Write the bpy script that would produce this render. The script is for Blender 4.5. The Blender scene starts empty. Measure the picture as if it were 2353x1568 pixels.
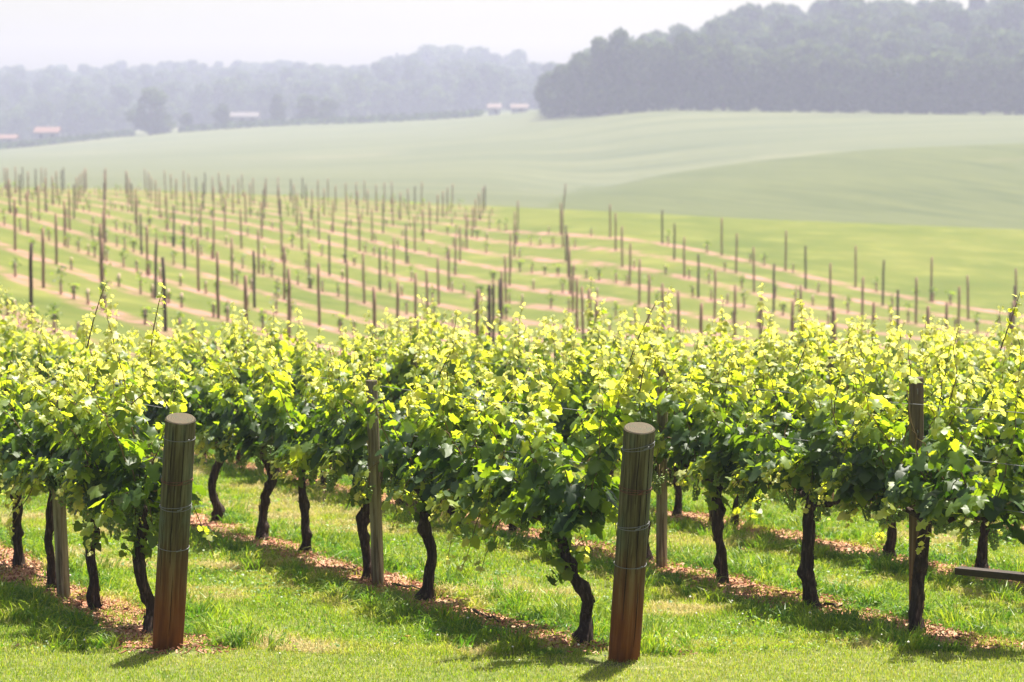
import bpy, math, random
import numpy as np
from mathutils import Vector, Matrix

R = math.radians
scene = bpy.context.scene
COL = scene.collection

# ------------------------------------------------------------------ camera, sky, sun, exposure
CAM_H, PITCH, FPX, CX, CY = 2.37, R(4.466), 5556.0, 1176.5, 784.0
cam = bpy.data.cameras.new("camera")
cam_o = bpy.data.objects.new("camera", cam)
COL.objects.link(cam_o)
cam.lens = 85.0
cam.sensor_width = 36.0
cam.clip_start = 0.1
cam.clip_end = 6000.0
cam_o.location = (0, 0, CAM_H)
cam_o.rotation_euler = (math.pi / 2 - PITCH, 0, 0)
cam.dof.use_dof = True
cam.dof.focus_distance = 15.2
cam.dof.aperture_fstop = 3.1
scene.camera = cam_o

SUN_EL, SUN_AZ = R(70), R(34)
world = bpy.data.worlds.new("World")
scene.world = world
world.use_nodes = True
wn = world.node_tree
bg = wn.nodes["Background"]
sky = wn.nodes.new("ShaderNodeTexSky")
sky.sky_type = 'NISHITA'
sky.sun_disc = False
sky.sun_elevation = SUN_EL
sky.sun_rotation = SUN_AZ
sky.air_density = 1.0
sky.dust_density = 6.0
sky.ozone_density = 1.0
# milky summer sky: pale and bright low over the horizon, dimmer and bluer overhead
geo = wn.nodes.new("ShaderNodeTexCoord"); sepw = wn.nodes.new("ShaderNodeSeparateXYZ")
wn.links.new(geo.outputs["Generated"], sepw.inputs[0])
rampw = wn.nodes.new("ShaderNodeValToRGB")
wn.links.new(sepw.outputs[2], rampw.inputs[0])
el_ = rampw.color_ramp.elements
el_[0].position = 0.0; el_[0].color = (1.0, 0.99, 0.82, 1)
el_[1].position = 0.60; el_[1].color = (0.30, 0.30, 0.30, 1)
e2_ = el_.new(0.16); e2_.color = (0.62, 0.61, 0.56, 1)
mulw = wn.nodes.new("ShaderNodeMix"); mulw.data_type = 'RGBA'; mulw.blend_type = 'MULTIPLY'
mulw.inputs[0].default_value = 1.0
wn.links.new(sky.outputs[0], mulw.inputs[6]); wn.links.new(rampw.outputs[0], mulw.inputs[7])
wn.links.new(mulw.outputs[2], bg.inputs[0])
bg.inputs[1].default_value = 0.132

sun = bpy.data.lights.new("sun", 'SUN')
sun.energy = 5.0
sun.angle = R(0.5)
sun.color = (1.0, 0.94, 0.82)
sun_o = bpy.data.objects.new("sun", sun)
COL.objects.link(sun_o)
sdir = Vector((math.sin(SUN_AZ) * math.cos(SUN_EL), math.cos(SUN_AZ) * math.cos(SUN_EL), math.sin(SUN_EL)))
sun_o.rotation_euler = sdir.to_track_quat('Z', 'Y').to_euler()
sun_o.location = (0, 0, 50)

vs = scene.view_settings
vs.view_transform = 'Standard'
vs.look = 'None'
vs.gamma = 1.0
vs.use_curve_mapping = False
vs.exposure = 1.75
scene.cycles.use_denoising = True
scene.cycles.max_bounces = 10
scene.cycles.diffuse_bounces = 4
scene.cycles.transmission_bounces = 6
scene.cycles.volume_bounces = 1
scene.cycles.sample_clamp_indirect = 6.0

HAZE_DENSITY = 0.00050

# ------------------------------------------------------------------ small helpers
def ray_dir(x, y):
    a = (x - CX) / FPX
    b = (CY - y) / FPX
    cp, sp = math.cos(PITCH), math.sin(PITCH)
    return np.array([a, cp + b * sp, -sp + b * cp])

def at_depth(x, y, Y):
    d = ray_dir(x, y)
    t = Y / d[1]
    return np.array([d[0] * t, Y, CAM_H + d[2] * t])

SLOPE = math.tan(R(2.569))
def on_plane(x, y):
    d = ray_dir(x, y)
    t = CAM_H / (-d[2] - SLOPE * d[1])
    return np.array([d[0] * t, d[1] * t, CAM_H + d[2] * t])

def project(p):
    cp, sp = math.cos(PITCH), math.sin(PITCH)
    X, Y, Z = p[0], p[1], p[2] - CAM_H
    f = Y * cp - Z * sp
    u = Y * sp + Z * cp
    return CX + FPX * X / f, CY - FPX * u / f

def smooth(a, b, x):
    t = np.clip((x - a) / (b - a), 0, 1)
    return t * t * (3 - 2 * t)

def vnoise(x, y, s=1.0, seed=0):
    x = np.asarray(x, float) / s + seed * 17.31
    y = np.asarray(y, float) / s - seed * 9.77
    xi, yi = np.floor(x), np.floor(y)
    fx, fy = x - xi, y - yi
    fx, fy = fx * fx * (3 - 2 * fx), fy * fy * (3 - 2 * fy)
    def h(a, b):
        v = np.sin(a * 127.1 + b * 311.7 + seed * 3.3) * 43758.5453
        return v - np.floor(v)
    return (h(xi, yi) * (1 - fx) + h(xi + 1, yi) * fx) * (1 - fy) + (h(xi, yi + 1) * (1 - fx) + h(xi + 1, yi + 1) * fx) * fy

def norm(v):
    return v / np.maximum(np.linalg.norm(v, axis=-1, keepdims=True), 1e-9)

class Geo:
    """collects triangles (numpy) and links them as one mesh object"""
    def __init__(s):
        s.v, s.t, s.m, s.a, s.r, s.n = [], [], [], [], [], 0
    def add(s, v, t, mat=0, age=0.0, rnd=0.0):
        v = np.asarray(v, np.float32).reshape(-1, 3)
        t = np.asarray(t, np.int32).reshape(-1, 3)
        if not len(t):
            return s
        s.v.append(v); s.t.append(t + s.n); s.n += len(v)
        k = len(t)
        s.m.append(np.full(k, mat, np.int32))
        s.a.append(np.broadcast_to(np.asarray(age, np.float32), (k,)).copy())
        s.r.append(np.broadcast_to(np.asarray(rnd, np.float32), (k,)).copy())
        return s
    def quads(s, v, q, **k):
        q = np.asarray(q, np.int32).reshape(-1, 4)
        return s.add(v, np.concatenate([q[:, [0, 1, 2]], q[:, [0, 2, 3]]]), **k)
    def tube(s, pts, rad, k=6, jit=None, cap=True, **kw):
        pts = np.asarray(pts, float)
        n = len(pts)
        rad = np.broadcast_to(np.asarray(rad, float), (n,))
        tan = norm(np.gradient(pts, axis=0))
        ref = np.array([0.31, 0.95, 0.05]) if abs(tan[:, 2]).mean() > 0.6 else np.array([0, 0.1, 1.0])
        e1 = norm(np.cross(tan, ref)); e2 = np.cross(tan, e1)
        a = np.arange(k) * 2 * math.pi / k
        rr = rad[:, None] * (np.ones((n, k)) if jit is None else jit)
        v = pts[:, None] + rr[..., None] * (np.cos(a)[None, :, None] * e1[:, None] + np.sin(a)[None, :, None] * e2[:, None])
        i, j = np.meshgrid(np.arange(n - 1), np.arange(k), indexing='ij')
        q = np.stack([i * k + j, i * k + (j + 1) % k, (i + 1) * k + (j + 1) % k, (i + 1) * k + j], -1).reshape(-1, 4)
        v = v.reshape(-1, 3)
        t = np.concatenate([q[:, [0, 1, 2]], q[:, [0, 2, 3]]])
        if cap:
            v = np.vstack([v, pts[0], pts[-1]])
            jj = np.arange(k)
            t = np.vstack([t, np.stack([np.full(k, n * k), (jj + 1) % k, jj], -1),
                           np.stack([np.full(k, n * k + 1), (n - 1) * k + jj, (n - 1) * k + (jj + 1) % k], -1)])
        return s.add(v, t, **kw)
    def box(s, lo, hi, mtx=None, **kw):
        lo, hi = np.array(lo, float), np.array(hi, float)
        c = np.array([[x, y, z] for z in (0, 1) for y in (0, 1) for x in (0, 1)], float)
        v = lo + c * (hi - lo)
        if mtx is not None:
            v = v @ np.array(mtx)[:3, :3].T + np.array(mtx)[:3, 3]
        return s.quads(v, [[0, 2, 3, 1], [4, 5, 7, 6], [0, 1, 5, 4], [2, 6, 7, 3], [0, 4, 6, 2], [1, 3, 7, 5]], **kw)
    def mesh(s, name, mats, smooth_shade=False):
        v, t = np.concatenate(s.v), np.concatenate(s.t)
        me = bpy.data.meshes.new(name)
        me.vertices.add(len(v)); me.vertices.foreach_set("co", v.ravel())
        me.loops.add(t.size); me.loops.foreach_set("vertex_index", t.ravel())
        me.polygons.add(len(t))
        me.polygons.foreach_set("loop_start", np.arange(0, t.size, 3, dtype=np.int32))
        for m in (mats if isinstance(mats, (list, tuple)) else [mats]):
            me.materials.append(m)
        me.polygons.foreach_set("material_index", np.concatenate(s.m))
        me.polygons.foreach_set("use_smooth", np.full(len(t), bool(smooth_shade)))
        for nm, arr in (("age", s.a), ("rnd", s.r)):
            at = me.attributes.new(nm, 'FLOAT', 'FACE')
            at.data.foreach_set("value", np.concatenate(arr))
        me.update(calc_edges=True)
        return me
    def build(s, name, mats, parent=None, smooth_shade=False):
        return link(name, s.mesh(name, mats, smooth_shade), parent)

def link(name, me, parent=None):
    o = bpy.data.objects.new(name, me)
    COL.objects.link(o)
    if parent is not None:
        o.parent = parent
    return o

def tag(o, label=None, cat=None, group=None, kind=None):
    for k, v in (("label", label), ("category", cat), ("group", group), ("kind", kind)):
        if v:
            o[k] = v
    return o

def empty(name, loc, rz=0.0):
    o = bpy.data.objects.new(name, None)
    o.location = loc; o.rotation_euler = (0, 0, rz); o.empty_display_size = 0.2
    COL.objects.link(o)
    return o

def copy_tree(o, parent=None):
    c = o.copy()
    COL.objects.link(c)
    if parent is not None:
        c.parent = parent
    for ch in list(o.children):
        copy_tree(ch, c)
    return c

# ------------------------------------------------------------------ materials
class Mat:
    def __init__(s, name):
        s.m = bpy.data.materials.new(name)
        s.m.use_nodes = True
        s.nt = s.m.node_tree
        s.nt.nodes.clear()
        s.out = s.n("ShaderNodeOutputMaterial")
    def n(s, t, **kw):
        nd = s.nt.nodes.new(t)
        for k, v in kw.items():
            setattr(nd, k, v)
        return nd
    def l(s, a, b):
        s.nt.links.new(a, b)
    def val(s, sock, v):
        if hasattr(v, "is_output"):
            s.l(v, sock)
        else:
            sock.default_value = v
    def coord(s, scale=(1, 1, 1), kind="Object"):
        tc = s.n("ShaderNodeTexCoord"); mp = s.n("ShaderNodeMapping")
        mp.inputs["Scale"].default_value = scale
        s.l(tc.outputs[kind], mp.inputs[0])
        return mp.outputs[0]
    def noise(s, vec, scale, detail=3.0, rough=0.55, dist=0.0):
        nd = s.n("ShaderNodeTexNoise")
        s.l(vec, nd.inputs["Vector"])
        nd.inputs["Scale"].default_value = scale
        nd.inputs["Detail"].default_value = detail
        nd.inputs["Roughness"].default_value = rough
        nd.inputs["Distortion"].default_value = dist
        return nd.outputs[0]
    def attr(s, name):
        nd = s.n("ShaderNodeAttribute"); nd.attribute_name = name
        return nd.outputs["Fac"]
    def math(s, op, a, b=0.0, c=None, clamp=False):
        nd = s.n("ShaderNodeMath", operation=op); nd.use_clamp = clamp
        s.val(nd.inputs[0], a); s.val(nd.inputs[1], b)
        if c is not None:
            s.val(nd.inputs[2], c)
        return nd.outputs[0]
    def ramp(s, fac, stops):
        nd = s.n("ShaderNodeValToRGB")
        s.val(nd.inputs[0], fac)
        e = nd.color_ramp.elements
        while len(e) < len(stops):
            e.new(0.5)
        for el, (p, c) in zip(e, stops):
            el.position = p; el.color = (*c, 1) if len(c) == 3 else c
        return nd.outputs[0]
    def step(s, x, a, b):
        nd = s.n("ShaderNodeMapRange"); nd.interpolation_type = 'SMOOTHSTEP'
        s.val(nd.inputs[0], x)
        nd.inputs[1].default_value = a; nd.inputs[2].default_value = b
        return nd.outputs[0]
    def mix(s, f, a, b, blend='MIX'):
        nd = s.n("ShaderNodeMix", data_type='RGBA', blend_type=blend)
        s.val(nd.inputs[0], f)
        for k, v in ((6, a), (7, b)):
            s.val(nd.inputs[k], v if hasattr(v, "is_output") else (*v, 1))
        return nd.outputs[2]
    def bump(s, h, strength=0.4, dist=0.02):
        nd = s.n("ShaderNodeBump"); nd.inputs["Strength"].default_value = strength
        nd.inputs["Distance"].default_value = dist
        s.l(h, nd.inputs["Height"])
        return nd.outputs[0]
    def bsdf(s, col, rough=0.8, spec=0.3, normal=None, transl=None, tf=0.4):
        p = s.n("ShaderNodeBsdfPrincipled")
        s.val(p.inputs["Base Color"], col if hasattr(col, "is_output") else (*col, 1))
        s.val(p.inputs["Roughness"], rough)
        p.inputs["Specular IOR Level"].default_value = spec
        if normal is not None:
            s.l(normal, p.inputs["Normal"])
        sh = p.outputs[0]
        if transl is not None:
            t = s.n("ShaderNodeBsdfTranslucent")
            s.val(t.inputs[0], transl if hasattr(transl, "is_output") else (*transl, 1))
            mx = s.n("ShaderNodeMixShader")
            s.val(mx.inputs[0], tf)
            s.l(sh, mx.inputs[1]); s.l(t.outputs[0], mx.inputs[2])
            sh = mx.outputs[0]
        s.l(sh, s.out.inputs[0])
        return s.m

def simple(name, col, rough=0.8, spec=0.3, var=0.25, scale=8.0):
    m = Mat(name)
    n = m.noise(m.coord(), scale, 4)
    lo = tuple(c * (1 - var) for c in col); hi = tuple(min(1, c * (1 + var)) for c in col)
    return m.bsdf(m.ramp(n, [(0.3, lo), (0.7, hi)]), rough, spec, m.bump(n, 0.3, 0.01))

def leaf_material(name, refl, trans, rough, spec, tf):
    m = Mat(name)
    age, rnd = m.attr("age"), m.attr("rnd")
    j = m.math('ADD', age, m.math('MULTIPLY', m.math('SUBTRACT', rnd, 0.5), 0.22), clamp=True)
    vein = m.noise(m.coord(), 60.0, 2)
    c = m.ramp(j, refl)
    c = m.mix(m.math('MULTIPLY', vein, 0.35), c, (0.02, 0.05, 0.012))
    t = m.ramp(j, trans)
    return m.bsdf(c, rough, spec, None, t, tf)

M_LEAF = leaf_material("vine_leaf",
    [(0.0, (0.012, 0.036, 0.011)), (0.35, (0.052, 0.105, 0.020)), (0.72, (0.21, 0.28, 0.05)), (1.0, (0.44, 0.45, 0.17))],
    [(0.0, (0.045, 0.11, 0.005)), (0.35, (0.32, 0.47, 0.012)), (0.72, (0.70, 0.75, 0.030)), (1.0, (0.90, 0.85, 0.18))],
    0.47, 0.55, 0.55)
M_GRASS = leaf_material("grass_blade",
    [(0.0, (0.060, 0.140, 0.012)), (0.4, (0.240, 0.315, 0.022)), (0.7, (0.42, 0.41, 0.075)), (1.0, (0.64, 0.52, 0.28))],
    [(0.0, (0.12, 0.32, 0.010)), (0.4, (0.43, 0.57, 0.018)), (0.7, (0.55, 0.56, 0.05)), (1.0, (0.60, 0.47, 0.20))],
    0.45, 0.4, 0.42)
M_TREE = leaf_material("tree_leaf",
    [(0.0, (0.022, 0.042, 0.014)), (0.5, (0.048, 0.078, 0.022)), (1.0, (0.090, 0.120, 0.034))],
    [(0.0, (0.04, 0.07, 0.01)), (1.0, (0.09, 0.13, 0.02))], 0.9, 0.05, 0.25)
M_STEM = simple("green_brown_stem", (0.13, 0.085, 0.035), 0.6)
M_GRAPE = simple("unripe_grape", (0.17, 0.25, 0.05), 0.35, 0.5, 0.2, 30)
M_MOIST = simple("far_bark", (0.07, 0.055, 0.045), 0.9)

def bark_material():
    m = Mat("vine_bark")
    v = m.coord((1, 1, 0.16))
    n1 = m.noise(v, 55.0, 5, 0.65, 0.4)
    n2 = m.noise(m.coord(), 9.0, 3)
    c = m.ramp(n1, [(0.32, (0.010, 0.007, 0.006)), (0.52, (0.036, 0.024, 0.019)), (0.72, (0.15, 0.11, 0.092))])
    c = m.mix(m.math('MULTIPLY', n2, 0.5), c, (0.035, 0.018, 0.013))
    return m.bsdf(c, 0.9, 0.2, m.bump(n1, 0.9, 0.02))
M_BARK = bark_material()

def post_material(name, base, light, dark, foot, foot_top, green):
    m = Mat(name)
    v = m.coord((1, 1, 0.05))
    n1 = m.noise(v, 42.0, 6, 0.65, 0.3)
    n2 = m.noise(m.coord((1, 1, 0.35)), 7.0, 3)
    n3 = m.noise(m.coord((1, 1, 0.035)), 70.0, 3)
    c = m.ramp(n1, [(0.34, dark), (0.5, base), (0.66, light)])
    c = m.mix(m.math('MULTIPLY', m.step(n2, 0.48, 0.68), 0.75), c, green)
    c = m.mix(m.math('MULTIPLY', m.step(n3, 0.60, 0.67), 0.7), c, tuple(x * 0.35 for x in dark))
    sep = m.n("ShaderNodeSeparateXYZ"); m.l(m.coord(), sep.inputs[0])
    z = m.math('ADD', sep.outputs[2], m.math('MULTIPLY', m.math('SUBTRACT', n2, 0.5), 0.25))
    z = m.math('ADD', z, m.math('MULTIPLY', m.math('SUBTRACT', n1, 0.5), 0.35))
    wet = m.step(z, foot_top * 1.05, foot_top * 0.10)
    fc = m.ramp(n1, [(0.3, tuple(x * 0.35 for x in foot)), (0.7, foot)])
    c = m.mix(wet, c, fc)
    return m.bsdf(c, 0.85, 0.2, m.bump(n1, 0.6, 0.008))
M_ENDPOST = post_material("weathered_end_post", (0.078, 0.065, 0.026), (0.150, 0.145, 0.080), (0.030, 0.022, 0.009),
                          (0.24, 0.070, 0.012), 0.80, (0.095, 0.12, 0.075))
M_LINEPOST = post_material("grey_line_post", (0.20, 0.165, 0.11), (0.33, 0.29, 0.21), (0.08, 0.06, 0.04),
                           (0.24, 0.15, 0.08), 0.10, (0.20, 0.17, 0.12))
M_YPOST = simple("brown_round_post", (0.25, 0.155, 0.105), 0.85, 0.2, 0.35, 3.0)
M_YPOST_DARK = simple("dark_round_post", (0.075, 0.050, 0.040), 0.85, 0.2, 0.35, 3.0)
M_WIRE = simple("galvanised_wire", (0.16, 0.16, 0.165), 0.5, 0.4, 0.2, 40)
M_RUST = simple("rusty_wire", (0.12, 0.05, 0.03), 0.8, 0.3, 0.4, 40)
M_CHIP = leaf_material("bark_chip",
    [(0.0, (0.13, 0.05, 0.03)), (0.5, (0.37, 0.145, 0.085)), (1.0, (0.58, 0.37, 0.26))],
    [(0.0, (0.02, 0.01, 0.01)), (1.0, (0.05, 0.03, 0.02))], 0.9, 0.1, 0.04)
M_CLOVER = simple("clover_white", (0.72, 0.68, 0.60), 0.8, 0.2, 0.15, 60)
M_BEAM = simple("dark_beam", (0.028, 0.017, 0.013), 0.55, 0.4, 0.3, 12)
M_TUBE = simple("grow_tube", (0.50, 0.34, 0.27), 0.6, 0.3, 0.15, 8)
M_WALLW = simple("white_siding", (0.19, 0.19, 0.20), 0.8, 0.2, 0.06, 1)
M_WALLG = simple("grey_siding", (0.42, 0.42, 0.43), 0.8, 0.2, 0.1, 1)
M_WALLR = simple("red_siding", (0.42, 0.13, 0.09), 0.8, 0.2, 0.1, 1)
M_ROOFR = simple("orange_red_roof", (0.13, 0.072, 0.055), 0.8, 0.2, 0.1, 1)
M_ROOFP = simple("pinkish_roof", (0.11, 0.082, 0.075), 0.8, 0.2, 0.1, 1)
M_ROOFD = simple("dark_shingle_roof", (0.09, 0.08, 0.08), 0.8, 0.2, 0.2, 1)
M_GLASS = simple("window_glass", (0.03, 0.035, 0.04), 0.1, 0.5, 0.1, 1)

def post_top_material():
    m = Mat("post_end_grain")
    v = m.coord((1, 1, 0))
    w = m.n("ShaderNodeTexWave", wave_type='RINGS', rings_direction='Z')
    m.l(v, w.inputs["Vector"])
    w.inputs["Scale"].default_value = 22.0; w.inputs["Distortion"].default_value = 3.5
    w.inputs["Detail"].default_value = 2.0; w.inputs["Detail Scale"].default_value = 2.0
    n = m.noise(v, 26.0, 4)
    c = m.ramp(w.outputs[1], [(0.2, (0.032, 0.022, 0.011)), (0.8, (0.075, 0.057, 0.028))])
    c = m.mix(m.step(n, 0.45, 0.68), c, (0.040, 0.040, 0.019))
    c = m.mix(m.step(m.noise(v, 60.0, 2), 0.66, 0.72), c, (0.05, 0.04, 0.03))
    return m.bsdf(c, 0.8, 0.3, m.bump(n, 0.3, 0.004))
M_POSTTOP = post_top_material()
M_CRACK = simple("dark_crack", (0.010, 0.007, 0.005), 0.95, 0.05)

def ground_material():
    m = Mat("vineyard_grass")
    tc = m.n("ShaderNodeTexCoord"); sep = m.n("ShaderNodeSeparateXYZ")
    m.l(tc.outputs["Object"], sep.inputs[0])
    P = tc.outputs["Object"]
    n_big = m.noise(P, 0.11, 4); n_mid = m.noise(P, 0.9, 4); n_fine = m.noise(P, 14.0, 4)
    g = m.ramp(n_mid, [(0.3, (0.085, 0.135, 0.022)), (0.55, (0.135, 0.185, 0.032)), (0.75, (0.24, 0.24, 0.065))])
    g = m.mix(m.math('MULTIPLY', n_fine, 0.5), g, (0.06, 0.10, 0.02))
    near = m.ramp(n_fine, [(0.3, (0.05, 0.075, 0.016)), (0.7, (0.14, 0.15, 0.05))])
    isnear = m.step(sep.outputs[1], 40.0, 30.0)
    # stretched mowing texture on the slope beyond
    far = m.ramp(n_big, [(0.25, (0.052, 0.066, 0.011)), (0.5, (0.088, 0.096, 0.017)), (0.75, (0.128, 0.122, 0.030))])
    far = m.mix(m.math('MULTIPLY', m.noise(m.coord((1, 0.25, 1)), 1.6, 4), 0.75), far, (0.06, 0.09, 0.016))
    far = m.mix(m.math('MULTIPLY', m.step(m.noise(P, 0.35, 6), 0.45, 0.80), 0.40), far, (0.20, 0.195, 0.05))
    col = m.mix(isnear, far, near)
    # bare strips under the young vine rows
    c = m.math('ADD', sep.outputs[0], m.math('MULTIPLY', sep.outputs[1], 0.46))
    c = m.math('ADD', c, m.math('MULTIPLY', m.math('SUBTRACT', m.noise(P, 0.45, 3), 0.5), 0.7))
    f = m.math('PINGPONG', m.math('SUBTRACT', c, YC0), YDC / 2)
    strip = m.step(f, 0.95, 0.38)
    strip = m.math('MULTIPLY', strip, m.step(m.noise(P, 0.9, 4), 0.36, 0.60))
    strip = m.math('MULTIPLY', strip, m.attr("young"))
    soil = m.ramp(n_mid, [(0.3, (0.195, 0.090, 0.080)), (0.7, (0.29, 0.155, 0.140))])
    col = m.mix(m.math('MULTIPLY', strip, 0.85), col, soil)
    return m.bsdf(col, 0.95, 0.1, m.bump(n_fine, 0.5, 0.03))

def field_material(name, a, b, tan, ang, sc, patch=(0.6, 0.74)):
    m = Mat(name)
    tc = m.n("ShaderNodeTexCoord"); mp = m.n("ShaderNodeMapping")
    m.l(tc.outputs["Object"], mp.inputs[0])
    mp.inputs["Rotation"].default_value = (0, 0, R(ang))
    m2 = m.n("ShaderNodeMapping"); m.l(mp.outputs[0], m2.inputs[0])
    m2.inputs["Scale"].default_value = (0.04, 1.0, 1.0)
    n1 = m.noise(m2.outputs[0], sc, 5, 0.65); n2 = m.noise(tc.outputs["Object"], 0.012, 4)
    c = m.ramp(n1, [(0.36, a), (0.64, b)])
    c = m.mix(m.math('MULTIPLY', m.step(n2, *patch), 0.6), c, tan)
    c = m.mix(m.math('MULTIPLY', m.noise(tc.outputs['Object'], 0.25, 5), 0.5), c, tuple(x * 0.75 for x in a))
    c = m.mix(m.step(n1, 0.62, 0.68), c, tuple(x * 0.62 for x in a))
    return m.bsdf(c, 0.95, 0.1)

# ------------------------------------------------------------------ terrain
YC0, YDC = 28.5, 4.50           # row lines of the young vineyard: X + 0.46 Y = YC0 + k * YDC
PROF = {
 -400: [(60,690),(78.5,585),(96.6,525),(114.8,478),(133,450),(165,430),(215,420),(270,445),(350,430),(500,395),(700,362),(850,350),(1000,342),(1200,250),(1400,213),(1500,240),(1900,300)],
 0: [(60,720),(78.5,621),(96.6,561),(114.8,512),(133,482),(165,452),(215,432),(265,455),(350,425),(500,390),(700,358),(850,342),(1000,333),(1200,255),(1400,218),(1500,240),(1900,300)],
 300: [(60,760),(79,671),(93.7,622),(108.5,580),(123,543),(138,514),(170,470),(215,435),(265,458),(350,430),(500,388),(700,342),(850,313),(1000,306),(1200,248),(1400,208),(1500,240),(1900,300)],
 600: [(60,800),(80,712),(92.6,675),(105,632),(118,585),(130.5,547),(150,508),(190,470),(225,447),(275,465),(350,435),(500,385),(700,325),(850,288),(1000,282),(1200,240),(1400,200),(1500,230),(1900,300)],
 900: [(60,830),(91.4,716),(102.4,675),(113.3,635),(124.3,600),(135,569),(146,542),(157,522),(179,492),(215,461),(265,480),(350,440),(500,378),(700,308),(850,276),(1000,270),(1200,205),(1400,183),(1500,220),(1900,300)],
 1176: [(60,847),(88,755),(101,704),(111,662),(120.6,627),(130,598),(140,567),(150,537),(165,503),(195,473),(240,490),(350,440),(500,360),(650,300),(800,264),(980,258),(1200,210),(1400,186),(1500,220),(1900,300)],
 1300: [(60,852),(90,738),(105.7,672),(115,635),(124.4,600),(133.7,567),(143,535),(160,503),(180,480),(225,500),(300,474),(360,456),(400,458),(500,380),(600,310),(700,250),(780,240),(900,250),(1300,255),(1900,300)],
 1480: [(60,860),(90,745),(99,703),(116.6,617),(134,549),(150,518),(172,490),(220,525),(290,480),(350,425),(400,405),(440,425),(500,360),(560,300),(630,252),(650,249),(820,217),(900,225),(1300,255),(1900,300)],
 1700: [(60,870),(90,752),(108,665),(124.5,597),(145,540),(167,503),(215,545),(290,490),(350,415),(400,375),(440,395),(500,340),(560,290),(610,257),(630,254),(820,142),(900,160),(1300,250),(1900,300)],
 2000: [(60,880),(90,768),(113,671),(135,580),(162,515),(210,565),(280,500),(340,400),(400,345),(440,370),(500,325),(560,285),(605,261),(625,257),(820,118),(900,150),(1300,250),(1900,300)],
 2353: [(60,894),(85,795),(102.6,727),(125,640),(160,530),(205,585),(270,520),(340,400),(410,330),(450,355),(500,315),(560,280),(600,263),(620,258),(820,102),(900,140),(1300,250),(1900,300)],
 2900: [(60,905),(85,812),(102.6,745),(125,655),(160,545),(205,600),(270,520),(340,390),(420,310),(455,335),(500,300),(560,275),(600,262),(620,255),(820,90),(900,130),(1300,250),(1900,300)],
}
CREST = (np.array([-400, 0, 600, 900, 1176, 1300, 1480, 1700, 2000, 2353, 2900.]),
         np.array([215, 215, 225, 215, 195, 180, 172, 167, 162, 160, 160.]))

def pchip(x, y, xq):
    h = np.diff(x); d = np.diff(y) / h
    m = np.zeros(len(x)); m[0], m[-1] = d[0], d[-1]
    for i in range(1, len(x) - 1):
        if d[i - 1] * d[i] > 0:
            w1, w2 = 2 * h[i] + h[i - 1], h[i] + 2 * h[i - 1]
            m[i] = (w1 + w2) / (w1 / d[i - 1] + w2 / d[i])
    i = np.clip(np.searchsorted(x, xq) - 1, 0, len(h) - 1)
    t = (xq - x[i]) / h[i]
    return ((1 + 2 * t) * (1 - t) ** 2 * y[i] + t * (1 - t) ** 2 * h[i] * m[i]
            + t * t * (3 - 2 * t) * y[i + 1] + t * t * (t - 1) * h[i] * m[i + 1])

TY = np.exp(np.linspace(math.log(24), math.log(1900), 420))
TA = np.linspace(-0.42, 0.42, 260)
def make_table():
    xs = sorted(PROF)
    rows = []
    for x in xs:
        p = [(10, -SLOPE * 10), (22, -SLOPE * 22), (30, -SLOPE * 30), (36, -SLOPE * 35)] + [(Y, at_depth(x, y, Y)[2]) for Y, y in PROF[x]]
        p = np.array(p)
        rows.append(pchip(p[:, 0], p[:, 1], TY))
    rows = np.array(rows)
    px = TA * FPX + CX
    T = np.array([np.interp(px, xs, rows[:, k]) for k in range(len(TY))]).T
    k = np.exp(-0.5 * (np.arange(-12, 13) / 4.5) ** 2); k /= k.sum()
    Tp = np.pad(T, ((12, 12), (0, 0)), mode='edge')
    return np.array([np.convolve(Tp[:, j], k, mode='valid') for j in range(T.shape[1])]).T
TZ = make_table()

def ground_z(X, Y):
    X, Y = np.asarray(X, float), np.asarray(Y, float)
    a = np.clip(X / np.maximum(Y, 24.0), TA[0], TA[-1])
    fa = (a - TA[0]) / (TA[1] - TA[0])
    ia = np.clip(fa.astype(int), 0, len(TA) - 2); fa = fa - ia
    yy = np.clip(Y, TY[0], TY[-1])
    fy = np.log(yy / TY[0]) / math.log(TY[1] / TY[0])
    iy = np.clip(fy.astype(int), 0, len(TY) - 2); fy = fy - iy
    z = (TZ[ia, iy] * (1 - fy) + TZ[ia, iy + 1] * fy) * (1 - fa) + (TZ[ia + 1, iy] * (1 - fy) + TZ[ia + 1, iy + 1] * fy) * fa
    return np.where(Y < 24.0, -SLOPE * Y, z)

def gz(X, Y):
    return float(ground_z(np.array([X]), np.array([Y]))[0])

def ground_at(x, y, lo=12.0, hi=1000.0):
    """first terrain point seen through the pixel, beyond depth lo"""
    Y = np.exp(np.linspace(math.log(lo), math.log(hi), 4000))
    d = ray_dir(x, y)
    X, Z = d[0] / d[1] * Y, CAM_H + d[2] / d[1] * Y
    below = np.nonzero(Z <= ground_z(X, Y))[0]
    i = below[0] if len(below) else len(Y) - 1
    return np.array([X[i], Y[i], gz(X[i], Y[i])])

def young_mask(X, Y):
    px = X / np.maximum(Y, 1) * FPX + CX
    zc = np.interp(px, *CREST)
    m = smooth(48, 52, Y) * smooth(zc - 4, zc - 9, Y)
    c = X + 0.46 * Y
    keep = np.maximum(smooth(71.4, 70.6, c), smooth(-0.6, -2.0, X) * smooth(222, 218, Y))
    return m * keep

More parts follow.
